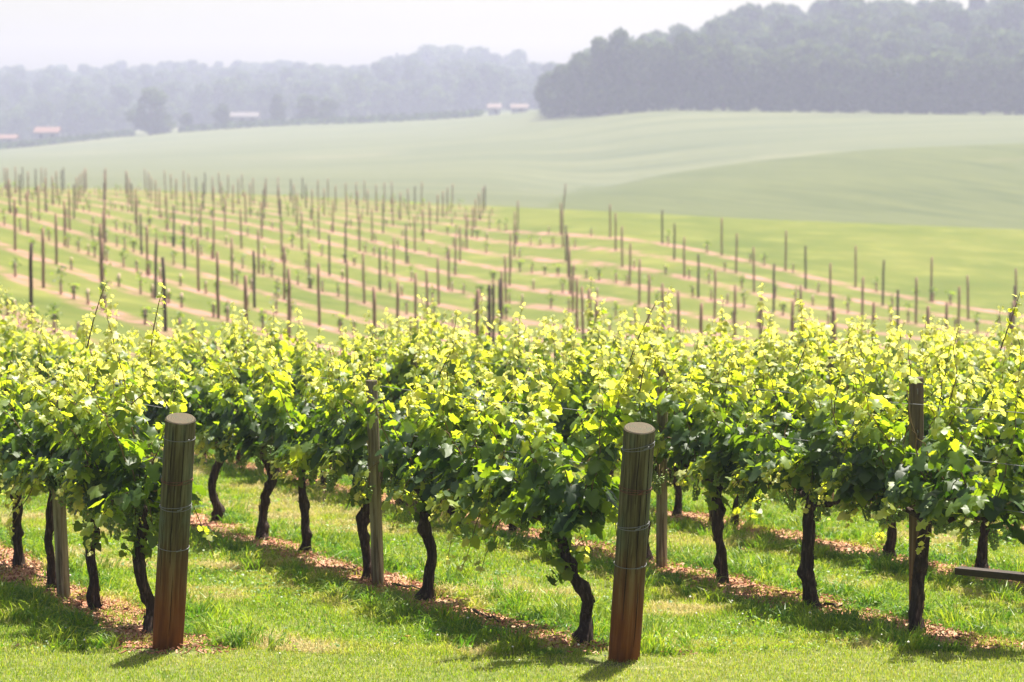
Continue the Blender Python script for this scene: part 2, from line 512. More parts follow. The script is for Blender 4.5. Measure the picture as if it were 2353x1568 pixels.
def build_terrain():
    Ys = np.concatenate([np.arange(-24, 24, 2.0), np.exp(np.linspace(math.log(24), math.log(1530), 330))])
    s = np.linspace(-1, 1, 260); us = 0.30 * s + 0.45 * s ** 3 * np.abs(s)
    U, Yg = np.meshgrid(us, Ys, indexing='ij')
    X = U * (np.maximum(Yg, 0) + 42 * np.exp(-np.maximum(Yg, 0) / 120))
    Z = ground_z(X, Yg)
    far = smooth(230, 400, Yg)
    Z = Z + far * (vnoise(X, Yg, 60, 3) - 0.5) * 0.8
    nu, ny = U.shape
    V = np.stack([X, Yg, Z], -1).reshape(-1, 3)
    i, j = np.meshgrid(np.arange(nu - 1), np.arange(ny - 1), indexing='ij')
    q = np.stack([i * ny + j, (i + 1) * ny + j, (i + 1) * ny + j + 1, i * ny + j + 1], -1).reshape(-1, 4)
    c = V[q].mean(1)
    px = c[:, 0] / np.maximum(c[:, 1], 1) * FPX + CX
    zc = np.interp(px, *CREST)
    near = c[:, 1] < zc + 22
    ff = np.interp(px, [-400, 600, 1176, 1300, 1480, 2353], [1002, 1002, 985, 800, 655, 628])
    hill = ~near & (c[:, 1] < 436) & (c[:, 1] < 225 + (px - 1230) * 2.0)
    wood = c[:, 1] > ff
    field = ~near & ~hill & ~wood
    mats = {
        "ground": ground_material(),
        "hill": field_material("crop_on_knoll", (0.046, 0.060, 0.018), (0.086, 0.096, 0.031), (0.21, 0.155, 0.105), 66, 0.45, (0.58, 0.70)),
        "field": field_material("far_crop", (0.056, 0.069, 0.029), (0.104, 0.110, 0.050), (0.16, 0.145, 0.08), -8, 0.10),
        "hills": simple("woodland_floor", (0.05, 0.065, 0.025), 0.95, 0.1, 0.3, 0.1),
    }
    for nm, mask in (("ground", near), ("hill", hill), ("field", field), ("hills", wood)):
        qq = q[mask]
        used, inv = np.unique(qq, return_inverse=True)
        vv = V[used]; inv = inv.reshape(qq.shape)
        g = Geo().quads(vv, inv)
        o = g.build(nm, mats[nm], smooth_shade=True)
        tag(o, kind="structure")
        if nm == "ground":
            at = o.data.attributes.new("young", 'FLOAT', 'POINT')
            at.data.foreach_set("value", young_mask(vv[:, 0], vv[:, 1]).astype(np.float32))
build_terrain()

# ------------------------------------------------------------------ mature vineyard layout
ROWD = np.array([-0.4597, 1.0]); ROWD = ROWD / np.linalg.norm(ROWD)     # along the rows, going away
ROWN = np.array([ROWD[1], -ROWD[0]])                                     # to the right of the rows
ROWANG = math.atan2(ROWD[1], ROWD[0])
SEC = 0.4597
def row_c(x, y):
    p = on_plane(x, y)
    return p[0] + SEC * p[1]
ROWC = [row_c(215, 1400), row_c(985, 1380), row_c(1655, 1340), row_c(2045, 1285)]
ROWC += [ROWC[3] + 2.35 * k for k in (1, 2, 3, 4)]
def row_far(k):
    return 30.6 - 0.45 * k
BARE_POSTS = []         # line posts that stand clear of the leaves: x, y, from height, to height, half width
for bx_, h0_, h1_, w_ in (((866, 1347), 0.0, 1.30, 0.075), ((2100, 1424), 1.15, 1.62, 0.085), ((147, 1378), 0.0, 0.75, 0.07), ((1520, 1308), 0.0, 0.95, 0.07)):
    p_ = on_plane(*bx_); BARE_POSTS.append((p_[0], p_[1], h0_, h1_, w_))

def leaf_shape(detail):
    if detail:
        half = [(0.10, -0.13), (0.30, -0.14), (0.46, 0.06), (0.36, 0.20), (0.54, 0.42), (0.34, 0.52), (0.22, 0.80)]
    else:
        half = [(0.24, -0.13), (0.46, 0.12), (0.50, 0.44), (0.24, 0.78)]
    out = [(0.0, 0.0)] + half + [(0.0, 1.0)] + [(-x, y) for x, y in half[::-1]]
    pts = np.array([(0.0, 0.36)] + out)
    z = -0.22 * pts[:, 0] ** 2 * 2 - 0.22 * (pts[:, 1] - 0.3) ** 2 + 0.10 * np.abs(pts[:, 0])
    z = z + 0.05 * np.sin(pts[:, 0] * 9 + pts[:, 1] * 7)
    n = len(out)
    tri = np.array([(0, 1 + k, 1 + (k + 1) % n) for k in range(n)])[:, ::-1]
    return np.column_stack([pts - [0, 0.0], z]), tri
LEAF_HI, LEAF_LO = leaf_shape(True), leaf_shape(False)

def add_leaves(g, shape, pos, ydir, nrm, size, age, rnd, rng, mat=0):
    tv, tt = shape
    nrm = norm(nrm)
    ydir = norm(ydir - (ydir * nrm).sum(-1, keepdims=True) * nrm)
    xdir = np.cross(ydir, nrm)
    n = len(pos)
    sx = size * rng.uniform(0.82, 1.12, n); curl = rng.uniform(0.3, 2.1, n)
    v = (pos[:, None] + (tv[None, :, 0] * sx[:, None])[..., None] * xdir[:, None]
         + (tv[None, :, 1] * size[:, None])[..., None] * ydir[:, None]
         + (tv[None, :, 2] * (size * curl)[:, None])[..., None] * nrm[:, None])
    t = tt[None] + (np.arange(n) * len(tv))[:, None, None]
    k = len(tt)
    g.add(v.reshape(-1, 3), t.reshape(-1, 3), mat=mat, age=np.repeat(age, k), rnd=np.repeat(rnd, k))

def make_foliage(rng, half_a, half_b, trunk_top, detail=True, low=0.0, dens=1.0, tall=1.0, keep_leaf=None):
    """leaves and shoots of one vine in local axes: x along the row, y across it"""
    g = Geo()
    L = half_a + half_b
    ns = max(6, int(L / 0.064 * dens))
    P, Yd, N, S, A = [], [], [], [], []
    for k in range(ns):
        s0 = -half_a + L * (k + rng.uniform(0.1, 0.9)) / ns
        side = 1.0 if rng.random() < 0.5 else -1.0
        droop = rng.random() < (0.36 + 0.20 * low)
        if droop:
            ln = rng.uniform(0.45, 0.85) + 0.25 * max(0.0, low - 0.4)
            n = 11
            t = np.linspace(0, 1, n)
            h = 0.92 + 0.16 * rng.uniform(0.2, 1.4) * np.sin(t * 2.2) - t ** 1.7 * (rng.uniform(0.12, 0.40) + 0.42 * low * rng.random())
            lat = side * (0.05 + 0.33 * rng.uniform(0.5, 1.15) * t ** 0.8)
            sl = s0 + rng.uniform(-0.25, 0.25) * t
        else:
            ln = rng.uniform(0.72, 1.02) * tall
            if rng.random() < 0.07:
                ln += rng.uniform(0.10, 0.40)
            n = 15
            t = np.linspace(0, 1, n)
            arch = rng.uniform(0.0, 0.48) * (rng.random() < 0.7)
            h = rng.uniform(0.76, 0.92) + ln * (t - arch * t ** 2.4 * 0.7)
            lean = rng.uniform(0.03, 0.24) * side
            lat = lean * np.sin(t * rng.uniform(1.3, 2.4)) + side * arch * 0.75 * t ** 2 + rng.normal(0, 0.02)
            sl = s0 + rng.uniform(-0.24, 0.24) * t + rng.uniform(-0.05, 0.05) * t * t * 2
        pts = np.stack([sl, lat, h], -1)
        pts[:, :2] += rng.normal(0, 0.008, (n, 2))
        g.tube(pts, np.linspace(0.0055, 0.002, n), 4, cap=False, mat=1)
        m = int(ln / 0.048)
        tt = (np.arange(m) + rng.uniform(0, 1, m)) / m
        rep = 4 if detail else 3
        for q in range(rep):
            keep = rng.random(m) < (1.0, 0.85, 0.6, 0.5)[q]
            if q:
                keep &= tt < 0.93
            ts = tt[keep]
            base = np.stack([np.interp(ts, t, pts[:, c]) for c in range(3)], -1)
            ang = rng.uniform(0, 2 * math.pi, len(ts))
            out = np.stack([0.8 * np.cos(ang), np.sin(ang) + 0.55 * side, rng.uniform(-0.3, 0.5, len(ts))], -1)
            out = norm(out)
            size = (0.138 - 0.092 * ts ** 1.5) * rng.uniform(0.7, 1.2, len(ts))
            if q:
                size *= (1, 0.85, 0.75, 0.6)[q]
            pet = size * rng.uniform(0.4, 1.1, len(ts)) * (1 - 0.35 * ts)
            p = base + out * pet[:, None]
            face = np.stack([out[:, 0] * 0.5 + rng.normal(0, 0.45, len(ts)), out[:, 1] * 1.0 + rng.normal(0, 0.35, len(ts)), 0.30 + 0.65 * rng.random(len(ts)) + 0.25 * ts + rng.normal(0, 0.2, len(ts))], -1)
            yd = out * 0.8 + np.stack([rng.normal(0, 0.3, len(ts)), rng.normal(0, 0.2, len(ts)), -0.75 + 0.75 * ts], -1)
            P.append(p); Yd.append(yd); N.append(face); S.append(size)
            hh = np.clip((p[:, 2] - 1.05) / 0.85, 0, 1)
            young = 0.66 * ts ** 1.3 * hh ** 0.5 + 0.44 * hh ** 1.1 + rng.uniform(0, 0.30, len(ts)) ** 1.3 + (0, 0.10, 0.16, 0.24)[q]  # higher leaves yellower: younger growth, plus sunlit top and shaded base put into colour
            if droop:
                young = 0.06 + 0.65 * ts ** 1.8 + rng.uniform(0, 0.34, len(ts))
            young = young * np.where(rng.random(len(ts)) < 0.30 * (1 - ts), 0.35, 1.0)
            A.append(np.clip(young, 0, 1))
        # tip tuft
        k2 = 4
        tip = np.repeat(pts[-1:], k2, 0) + rng.normal(0, 0.016, (k2, 3))
        P.append(tip); Yd.append(rng.normal(0, 1, (k2, 3)) + [0, 0, 0.5]); N.append(rng.normal(0, 1, (k2, 3)) + [0, 0, 0.4])
        S.append(rng.uniform(0.018, 0.042, k2)); A.append(np.full(k2, 0.97))
    if low > 0.15:     # leaves on short suckers down the trunk
        m = int(40 + 50 * low)
        hh = rng.uniform(0.62 - 0.22 * low, 1.0, m)
        p = np.stack([rng.normal(0, 0.065, m) + trunk_top[0] * hh, rng.normal(0, 0.065, m) + trunk_top[1] * hh, hh], -1)
        P.append(p); Yd.append(rng.normal(0, 0.5, (m, 3)) + [0, 0, -0.9]); N.append(rng.normal(0, 0.6, (m, 3)) + [0, -0.4, 0.6])
        S.append(rng.uniform(0.05, 0.105, m)); A.append(rng.uniform(0.1, 0.4, m))
    P, Yd, N, S, A = (np.concatenate(q) for q in (P, Yd, N, S, A))
    if keep_leaf is not None:
        kk = keep_leaf(P)
        P, Yd, N, S, A = P[kk], Yd[kk], N[kk], S[kk], A[kk]
    # the odd leaf flips its paler underside outward
    fl = rng.random(len(P)) < 0.12
    N[fl] *= -1
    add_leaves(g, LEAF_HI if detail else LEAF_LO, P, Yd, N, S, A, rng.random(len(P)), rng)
    return g

def make_trunk(rng, path, rads):
    """gnarled trunk along a polyline (local metres)"""
    path = np.array(path, float)
    s = np.concatenate([[0], np.cumsum(np.linalg.norm(np.diff(path, axis=0), axis=1))])
    n, k = 30, 14
    q = np.linspace(0, s[-1], n)
    pts = np.stack([pchip(s, path[:, c], q) for c in range(3)], -1)
    pts[:, :2] += (np.stack([vnoise(q, q * 0 + 1, 0.11, rng.integers(99)), vnoise(q, q * 0 + 4, 0.11, rng.integers(99))], -1) - 0.5) * 0.018
    r = np.interp(q, np.linspace(0, s[-1], len(rads)), rads)
    f = q / s[-1]
    r = r * (1 + 0.45 * np.exp(-((f) / 0.10) ** 2)) * (1 + 0.16 * (vnoise(q, q * 0, 0.07, rng.integers(99)) - 0.4))
    th = np.arange(k) * 2 * math.pi / k
    tw = q[:, None] * rng.uniform(-3, 3)
    jit = 1 + 0.15 * np.sin(3 * (th[None] + tw) + rng.uniform(0, 6)) + 0.10 * np.sin(5 * th[None] + 2 * tw + rng.uniform(0, 6)) + rng.normal(0, 0.05, (n, k))
    for _ in range(rng.integers(3, 6)):     # knots
        kq, ka = rng.uniform(0.05, 0.95) * s[-1], rng.uniform(0, 2 * math.pi)
        da = np.abs((th[None] - ka + math.pi) % (2 * math.pi) - math.pi)
        jit = jit + 0.85 * np.exp(-((q[:, None] - kq) / 0.04) ** 2 - (da / 0.7) ** 2)
    g = Geo().tube(pts, r, k, jit=jit)
    for _ in range(14):                     # peeling strips of bark
        a = rng.uniform(0, 2 * math.pi); i0 = rng.integers(2, n - 8); ln = rng.integers(3, 6)
        seg = pts[i0:i0 + ln] + np.stack([np.cos(a) * r[i0:i0 + ln] * 1.15, np.sin(a) * r[i0:i0 + ln] * 1.15, np.zeros(ln)], -1)
        seg[-1] += np.array([np.cos(a), np.sin(a), 0]) * rng.uniform(0.0, 0.018)
        g.tube(seg, np.linspace(0.004, 0.0015, ln), 4)
    return g, pts[-1], r[-1]

def make_cluster(rng):
    g = Geo()
    ico_v = np.array([(0, 0, 1), (1, 0, 0), (0, 1, 0), (-1, 0, 0), (0, -1, 0), (0, 0, -1)], float)
    t0 = np.array([(0, 1, 2), (0, 2, 3), (0, 3, 4), (0, 4, 1), (5, 2, 1), (5, 3, 2), (5, 4, 3), (5, 1, 4)])
    vs, ts, vi = list(map(tuple, ico_v)), [], {}
    def mid(a, b):
        key = (min(a, b), max(a, b))
        if key not in vi:
            p = np.array(vs[a]) + np.array(vs[b]); vi[key] = len(vs); vs.append(tuple(p / np.linalg.norm(p)))
        return vi[key]
    for a, b, c in t0:
        ab, bc, ca = mid(a, b), mid(b, c), mid(c, a)
        ts += [(a, ab, ca), (ab, b, bc), (ca, bc, c), (ab, bc, ca)]
    sv, st = np.array(vs), np.array(ts)
    g.tube([(0, 0, 0.05), (0, 0, 0.0), (0, 0, -0.10)], 0.003, 4, mat=1)
    for k in range(58):
        f = rng.random() ** 0.8
        rr = 0.034 * (1 - 0.75 * f) + 0.006
        a = rng.uniform(0, 6.28)
        c = np.array([math.cos(a) * rr * rng.uniform(0.6, 1), math.sin(a) * rr * rng.uniform(0.6, 1), -0.005 - 0.125 * f])
        g.add(c + sv * rng.uniform(0.0062, 0.0088), st, rnd=rng.random())
    return g.mesh("grape_cluster", [M_GRAPE, M_STEM], True)

RNG = np.random.default_rng(7)
CLUSTERS = [make_cluster(np.random.default_rng(40 + k)) for k in range(4)]

# shoots that stand out on single vines: vine index -> (shoot pixels, depth offset, largest leaf, youngness)
SHOWY = {
 0: [([(300, 930), (330, 905), (362, 912), (388, 925)], -0.32, 0.075, 0.85), ([(345, 820), (352, 760), (364, 700), (376, 655)], -0.05, 0.05, 0.80)],
 1: [([(160, 905), (190, 930), (225, 955), (275, 958), (310, 972)], -0.34, 0.085, 0.86), ([(200, 800), (215, 735), (232, 680), (246, 648)], 0.0, 0.05, 0.82)],
 4: [([(1470, 900), (1478, 850), (1490, 815), (1500, 790)], -0.20, 0.075, 0.85), ([(1440, 850), (1465, 780), (1492, 725), (1510, 690)], 0.0, 0.05, 0.82), ([(1260, 940), (1272, 890), (1300, 850)], -0.25, 0.09, 0.72)],
 11: [([(1985, 900), (1975, 945), (1955, 985), (1930, 1010)], -0.38, 0.105, 0.82), ([(1990, 960), (1975, 1000), (1945, 1015)], -0.40, 0.095, 0.84), ([(1830, 850), (1850, 800), (1862, 760)], 0.0, 0.06, 0.8)],
 10: [([(2180, 930), (2200, 860), (2190, 800), (2205, 745)], -0.15, 0.07, 0.82), ([(2300, 800), (2325, 730), (2345, 670)], 0.1, 0.05, 0.82), ([(2270, 960), (2285, 900), (2262, 850)], -0.2, 0.085, 0.78)],
 5: [([(930, 930), (955, 895), (990, 880)], -0.3, 0.095, 0.78), ([(1010, 860), (1040, 800), (1068, 755)], 0.0, 0.055, 0.8)],
}
# photographed vines: (row, base pixel, trunk pixels, radius, low leaves, label)
SEEN = [
 (0, (345, 1456), [(340,1455),(345,1400),(325,1330),(318,1270),(330,1215)], 0.045, 0.5, "grapevine right behind the thick end post with the dark reddish foot, nearest to it"),
 (0, (220, 1402), [(222,1402),(215,1340),(207,1270),(215,1215)], 0.042, 0.7, "dark trunked grapevine between the slim grey post and the leftmost thick end post"),
 (0, (120, 1357), [(120,1357),(118,1300),(112,1230),(116,1160)], 0.036, 0.1, "grapevine whose dark trunk hugs the slim grey post at far left"),
 (0, (42, 1306), [(42,1306),(38,1240),(42,1170),(40,1140),(52,1100)], 0.044, 0.0, "leftmost grapevine, its black trunk flared at the foot on red mulch"),
 (1, (1345, 1481), [(1342,1481),(1347,1420),(1350,1375),(1318,1325),(1295,1270),(1285,1210)], 0.046, 1.0, "grapevine with the leaning, bent trunk and low leaves beside the sunnier thick end post"),
 (1, (983, 1382), [(980,1382),(985,1330),(990,1270),(975,1200),(980,1150)], 0.046, 0.2, "grapevine with shaggy grey-brown bark standing alone on bare mulch in the middle"),
 (1, (843, 1332), [(842,1332),(848,1290),(832,1210),(845,1150)], 0.042, 0.2, "grapevine close beside the grey line post in the middle row"),
 (1, (706, 1272), [(708,1272),(703,1220),(698,1160),(690,1080)], 0.040, 0.2, "grapevine with the knot hole in its curved trunk, behind the middle grey post"),
 (1, (605, 1242), [(605,1242),(603,1190),(610,1140),(628,1100)], 0.046, 0.1, "grapevine with a trunk leaning right at its top, between two straighter trunks"),
 (1, (497, 1202), [(497,1202),(502,1178),(488,1130),(495,1080),(510,1040)], 0.048, 0.1, "grapevine with a stubby curved trunk, next right of the leftmost thick end post"),
 (2, (2103, 1457), [(2103,1457),(2110,1380),(2115,1310),(2120,1250)], 0.050, 0.1, "black trunked grapevine with a knobbly foot in white clover, before an orange-brown post"),
 (2, (1865, 1402), [(1868,1402),(1862,1350),(1858,1280),(1862,1200),(1868,1150)], 0.052, 0.1, "stout grapevine forking at the top, foot swollen, on sunny mulch right of centre"),
 (2, (1657, 1342), [(1658,1342),(1658,1280),(1645,1190),(1645,1150)], 0.046, 0.2, "grapevine right of the slim grey post that stands just behind the sunnier thick post"),
 (2, (1487, 1292), [(1488,1292),(1480,1250),(1482,1190)], 0.044, 0.1, "grapevine almost hidden behind the brighter thick end post, only its foot showing"),
 (2, (1180, 1224), [(1182,1224),(1178,1170),(1168,1110),(1170,1070)], 0.040, 0.2, "thin trunked grapevine seen through the gap beneath the central canopy"),
 (2, (1038, 1194), [(1038,1194),(1036,1140),(1040,1090)], 0.040, 0.1, "grapevine showing only a pale stub of trunk beneath hanging grapes"),
 (2, (925, 1168), [(925,1168),(928,1130),(925,1080)], 0.038, 0.1, "grapevine whose short dark stub shows right of the middle grey post"),
 (2, (745, 1118), [(745,1118),(742,1080),(744,1040)], 0.038, 0.0, "grapevine stub on red mulch behind the curved trunk of the middle row"),
 (3, (2255, 1322), [(2255,1322),(2256,1270),(2262,1210)], 0.046, 0.1, "grapevine trunk rising behind the dark horizontal beam"),
 (3, (2045, 1284), [(2045,1284),(2048,1240),(2050,1180)], 0.044, 0.1, "grapevine with a flared foot on orange mulch, just left of the shade-darkened post"),
 (3, (1690, 1208), [(1688,1208),(1692,1175),(1698,1130)], 0.036, 0.1, "small slanting grapevine trunk beside a yellow sapling, behind the bare arched arm"),
 (3, (1556, 1186), [(1556,1186),(1560,1130),(1545,1080),(1548,1050)], 0.042, 0.1, "grapevine with the S-curved trunk just right of the slim post by the thick end post"),
]

def build_vine(row, Y, path=None, rad=0.042, low=0.1, label=None, group=None, half=(0.7, 0.7), detail=True, clusters=5, tall=1.0, seed=0, showy=None):
    rng = np.random.default_rng(seed)
    X = ROWC[row] - SEC * Y
    z = gz(X, Y)
    root = empty("grapevine", (X, Y, z), ROWANG)
    tag(root, label, "grapevine", group)
    ca, sa = math.cos(ROWANG), math.sin(ROWANG)
    if path is not None:            # trunk bend as seen, with a little depth wander
        pp = []
        for i, (x, y) in enumerate(path):
            w = at_depth(x, y, Y + (0 if i == 0 else rng.uniform(-0.04, 0.04))) - np.array([X, Y, z])
            if i == 0:
                w[2] = -0.03
            pp.append((w[0] * ca + w[1] * sa, -w[0] * sa + w[1] * ca, w[2]))
    else:
        top = 0.72 + rng.uniform(-0.05, 0.05)
        pp = [(0, 0, -0.03)] + [(rng.normal(0, 0.035), rng.normal(0, 0.03), top * f) for f in (0.3, 0.62, 1.0)]
    ptop = np.array(pp[-1])
    if ptop[2] < 0.66:
        pp.append((ptop[0] * 0.9, ptop[1] * 0.6, 0.74))
    g, tip, rt = make_trunk(rng, pp, [rad * 0.90, rad * 0.76, rad * 0.70, rad * 0.76, rad * 0.60])
    g.build("trunk", M_BARK, root, True)
    for d, hl in ((-1, half[0]), (1, half[1])):
        n = 9
        t = np.linspace(0, 1, n)
        arm = np.stack([tip[0] + d * hl * 0.95 * t, tip[1] * (1 - t), tip[2] - 0.02 + (0.84 - tip[2]) * np.sin(t * 1.57)], -1)
        arm[1:] += rng.normal(0, 0.010, (n - 1, 3))
        Geo().tube(arm, np.linspace(rt * 0.75, 0.010, n), 8, jit=1 + rng.normal(0, 0.08, (n, 8))).build("arm", M_BARK, root, True)
    def keep_leaf(P):
        WX = X + P[:, 0] * ca - P[:, 1] * sa
        WY = Y + P[:, 0] * sa + P[:, 1] * ca
        kk = np.ones(len(P), bool)
        for px, py, h0, h1, w in BARE_POSTS:
            kk &= ~((np.abs(WX - px * WY / py) < w) & (WY < py + 0.05) & (P[:, 2] > h0) & (P[:, 2] < h1))
        return kk
    f = make_foliage(rng, half[0] + 0.06, half[1] + 0.06, tip / max(tip[2], 0.3), detail, low, 1.0, tall, keep_leaf)
    for line, dy, big, yng in SHOWY.get(showy, []):
        q = np.array([at_depth(x, y, Y + dy) for x, y in line]) - np.array([X, Y, z])
        q = np.stack([q[:, 0] * ca + q[:, 1] * sa, -q[:, 0] * sa + q[:, 1] * ca, q[:, 2]], -1)
        tq = np.linspace(0, len(line) - 1, 14)
        q = np.stack([np.interp(tq, np.arange(len(line)), q[:, c_]) for c_ in range(3)], -1)
        f.tube(q, np.linspace(0.005, 0.002, 14), 5, mat=1)
        m_ = 20
        tl_ = np.linspace(0.02, 1, m_)
        bp = np.stack([np.interp(tl_, np.linspace(0, 1, 14), q[:, c_]) for c_ in range(3)], -1)
        od = norm(rng.normal(0, 1, (m_, 3)) + [0, -0.4, 0.0])
        sz = big * (1 - 0.70 * tl_) * rng.uniform(0.8, 1.2, m_) + 0.012
        add_leaves(f, LEAF_HI, bp + od * sz[:, None] * 0.5, od + [0, 0, -0.4], rng.normal(0, 0.45, (m_, 3)) + [0, -0.5, 0.7], sz, np.clip(yng + rng.normal(0, 0.08, m_), 0, 1), rng.random(m_), rng)
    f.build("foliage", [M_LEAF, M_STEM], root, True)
    for k in range(clusters):
        c = link("grape_cluster", CLUSTERS[rng.integers(4)], root)
        sd = -1 if rng.random() < 0.2 else 1
        c.location = (rng.uniform(-half[0], half[1]) * 0.9, sd * rng.uniform(0.03, 0.16), rng.uniform(0.74, 0.93))
        c.rotation_euler = (rng.normal(0, 0.15), rng.normal(0, 0.15), rng.uniform(0, 6))
        c.scale = [rng.uniform(0.9, 1.35)] * 3
    return root

def build_vines():
    seed = 100
    by_row = {}
    for s in SEEN:
        p = on_plane(*s[1])
        by_row.setdefault(s[0], []).append([p[1], s])
    for row in range(len(ROWC)):
        lst = sorted(by_row.get(row, []), key=lambda q: q[0])
        c = ROWC[row]
        # where the row crosses the right frame edge (it starts outside the picture there)
        Yin = c / (SEC + 0.2118)
        Yout = c / (SEC - 0.2118)
        far = min(row_far(row), Yout + 2.2)
        start = max(15.0, Yin - 0.3)
        if lst:
            Y = lst[0][0] - 1.25
            while Y > start - 0.9 and row >= 2:
                lst.insert(0, [Y, None]); Y -= 1.27
            Y = lst[-1][0] + 1.27
        else:
            Y = start
        while Y < far:
            lst.append([Y + 0.08 * math.sin(Y * 5), None]); Y += 1.27
        for i, (Y, s) in enumerate(lst):
            k = 1.1007
            a = (Y - lst[i - 1][0]) * k / 2 if i else (0.42 if row < 2 else 0.7)
            b = (lst[i + 1][0] - Y) * k / 2 if i + 1 < len(lst) else 0.65
            if row == 0 and i == 0:
                a = 0.16
            if row == 1 and i == 0:
                a = 0.34
            seed += 1
            near = Y < 19.5
            if s:
                build_vine(row, Y, s[2], s[3], s[4], s[5], "grapevines in the mature rows", (a, b), True, 13 if near else 7, 1.0, seed, SEEN.index(s))
            else:
                X = c - SEC * Y
                x, y = project((X, Y, gz(X, Y)))
                if x < -60:
                    lab, grp = "grapevine just past the left border, its leaves joining the leftmost vine", "grapevines past the left border"
                elif x > 2300 and Y < 19:
                    lab, grp = "shaded grapevine at the right border above the dark horizontal beam", "grapevines at the right border"
                else:
                    lab, grp = "leafy grapevine in the back rows showing only its sunlit yellow-green top", "grapevines in the crowded back rows"
                build_vine(row, Y, None, 0.040, 0.1, lab, grp, (a, b), Y < 21, 5 if Y < 20 else 0, 1.0, seed)
build_vines()

# ------------------------------------------------------------------ posts and wires of the mature rows
def make_post(name, base, rad, height, mats, lean_x=0.0, lean_y=0.0, cut=0.0, taper=0.94, seed=1, sides=28):
    rng = np.random.default_rng(seed)
    n = 26
    z = np.linspace(-0.15, height, n)
    th = np.arange(sides) * 2 * math.pi / sides
    rr = rad * (1 - (1 - taper) * np.clip(z / height, 0, 1))[:, None] * (1 + 0.018 * np.sin(2 * th + 1)[None] + 0.012 * np.sin(5 * th + 2)[None])
    rr = rr * (1 + (vnoise(z, z * 0, 0.25, seed)[:, None] - 0.5) * 0.03)
    X = rr * np.cos(th)[None]; Yv = rr * np.sin(th)[None]
    Z = np.repeat(z[:, None], sides, 1)
    Z[-1] += Yv[-1] * math.tan(cut)
    V = np.stack([X, Yv, Z], -1).reshape(-1, 3)
    i, j = np.meshgrid(np.arange(n - 1), np.arange(sides), indexing='ij')
    q = np.stack([i * sides + j, i * sides + (j + 1) % sides, (i + 1) * sides + (j + 1) % sides, (i + 1) * sides + j], -1).reshape(-1, 4)
    g = Geo().quads(V, q)
    # worn rim and end grain
    rim = V[-sides:] * np.array([0.93, 0.93, 1]) + np.array([0, 0, 0.006])
    g.quads(np.vstack([V[-sides:], rim]), [(k, (k + 1) % sides, sides + (k + 1) % sides, sides + k) for k in range(sides)], mat=1)
    g.add(np.vstack([rim, rim.mean(0)]), [(k, (k + 1) % sides, sides) for k in range(sides)], mat=1)
    o = g.build(name, mats, None, True)
    o.data.polygons.foreach_set("use_smooth", [p.material_index == 0 for p in o.data.polygons])
    o.location = base
    o.rotation_euler = (lean_y, lean_x, 0)
    return o

def add_check(o, rad, a, z0, z1, seed):
    """a drying crack: a dark sliver lying in the post's face"""
    rng = np.random.default_rng(seed)
    zz = np.linspace(z0, z1, 14)
    aa = a + np.cumsum(rng.normal(0, 0.012, 14))
    r_ = rad * (1 - 0.03 * zz / 1.4) * 0.999
    pts = np.stack([np.cos(aa) * r_, np.sin(aa) * r_, zz], -1)
    w = 0.0022 * np.sin(np.linspace(0.15, math.pi - 0.1, 14)) + 0.0004
    Geo().tube(pts, w, 5).build("crack", M_CRACK, o)

def wire_loop(parent, rad, z, tilt, mat, turns=1, seed=0):
    rng = np.random.default_rng(seed)
    g = Geo()
    n = 40
    for k in range(turns):
        a = np.linspace(0, 2 * math.pi, n)
        pts = np.stack([np.cos(a) * (rad + 0.004), np.sin(a) * (rad + 0.004), z + tilt * np.cos(a + 0.4) * rad + 0.007 * k + rng.normal(0, 0.002) + (0.008 * np.sin(a * 1.0 + k * 2) if turns > 1 else 0)], -1)
        g.tube(pts, 0.0019, 6)
    a = -1.15 + rng.uniform(-0.2, 0.2)
    p = np.array([math.cos(a) * (rad + 0.006), math.sin(a) * (rad + 0.006), z + tilt * rad * math.cos(a + 0.4)])
    g.tube([p + [-0.012, 0, -0.004], p, p + [0.012, -0.004, 0.006], p + [0.016, -0.012, 0.016]], 0.004, 5)
    return g.build("wire_loop", mat, parent, True)

def end_post(base_px, top_px, label, seed, loops):
    p = on_plane(*base_px)
    t = at_depth(top_px[0], top_px[1], p[1] - 0.27)
    h = float(np.linalg.norm(t - p))
    lx = math.atan2(t[0] - p[0], t[2] - p[2]); ly = math.atan2(-(t[1] - p[1]), t[2] - p[2])
    rad = 0.0925
    o = make_post("end_post", p, rad, h, [M_ENDPOST, M_POSTTOP], lx, ly, R(5.0), 0.97, seed)
    tag(o, label, "post", "thick end posts of the mature rows")
    for k_, (a_, z0_, z1_) in enumerate(((-1.45, 0.40 * h, 0.80 * h), (-0.95, 0.55 * h, 0.97 * h), (-2.05, 0.20 * h, 0.62 * h), (-1.75, 0.70 * h, 0.985 * h), (-1.2, 0.08 * h, 0.36 * h))):
        add_check(o, rad, a_ + 0.2 * (seed - 4), z0_, z1_, seed * 10 + k_)
    for f, tilt, m, turns in loops:
        wire_loop(o, rad * (1 - 0.03 * f), h * f, tilt, m, turns, seed + int(f * 100))
    return o
EP1 = end_post((385, 1489), (415, 963), "leftmost thick round wooden end post with a dark reddish foot and bare flat top", 3,
               [(0.922, 0.04, M_WIRE, 1), (0.74, 0.06, M_RUST, 2), (0.628, 0.05, M_WIRE, 2), (0.452, 0.02, M_WIRE, 1)])
EP2 = end_post((1433, 1517), (1469, 985), "sunnier thick round wooden end post right of centre with an orange-brown foot", 5,
               [(0.925, 0.22, M_WIRE, 2), (0.745, 0.02, M_RUST, 3), (0.592, 0.10, M_WIRE, 2), (0.425, 0.03, M_WIRE, 1)])

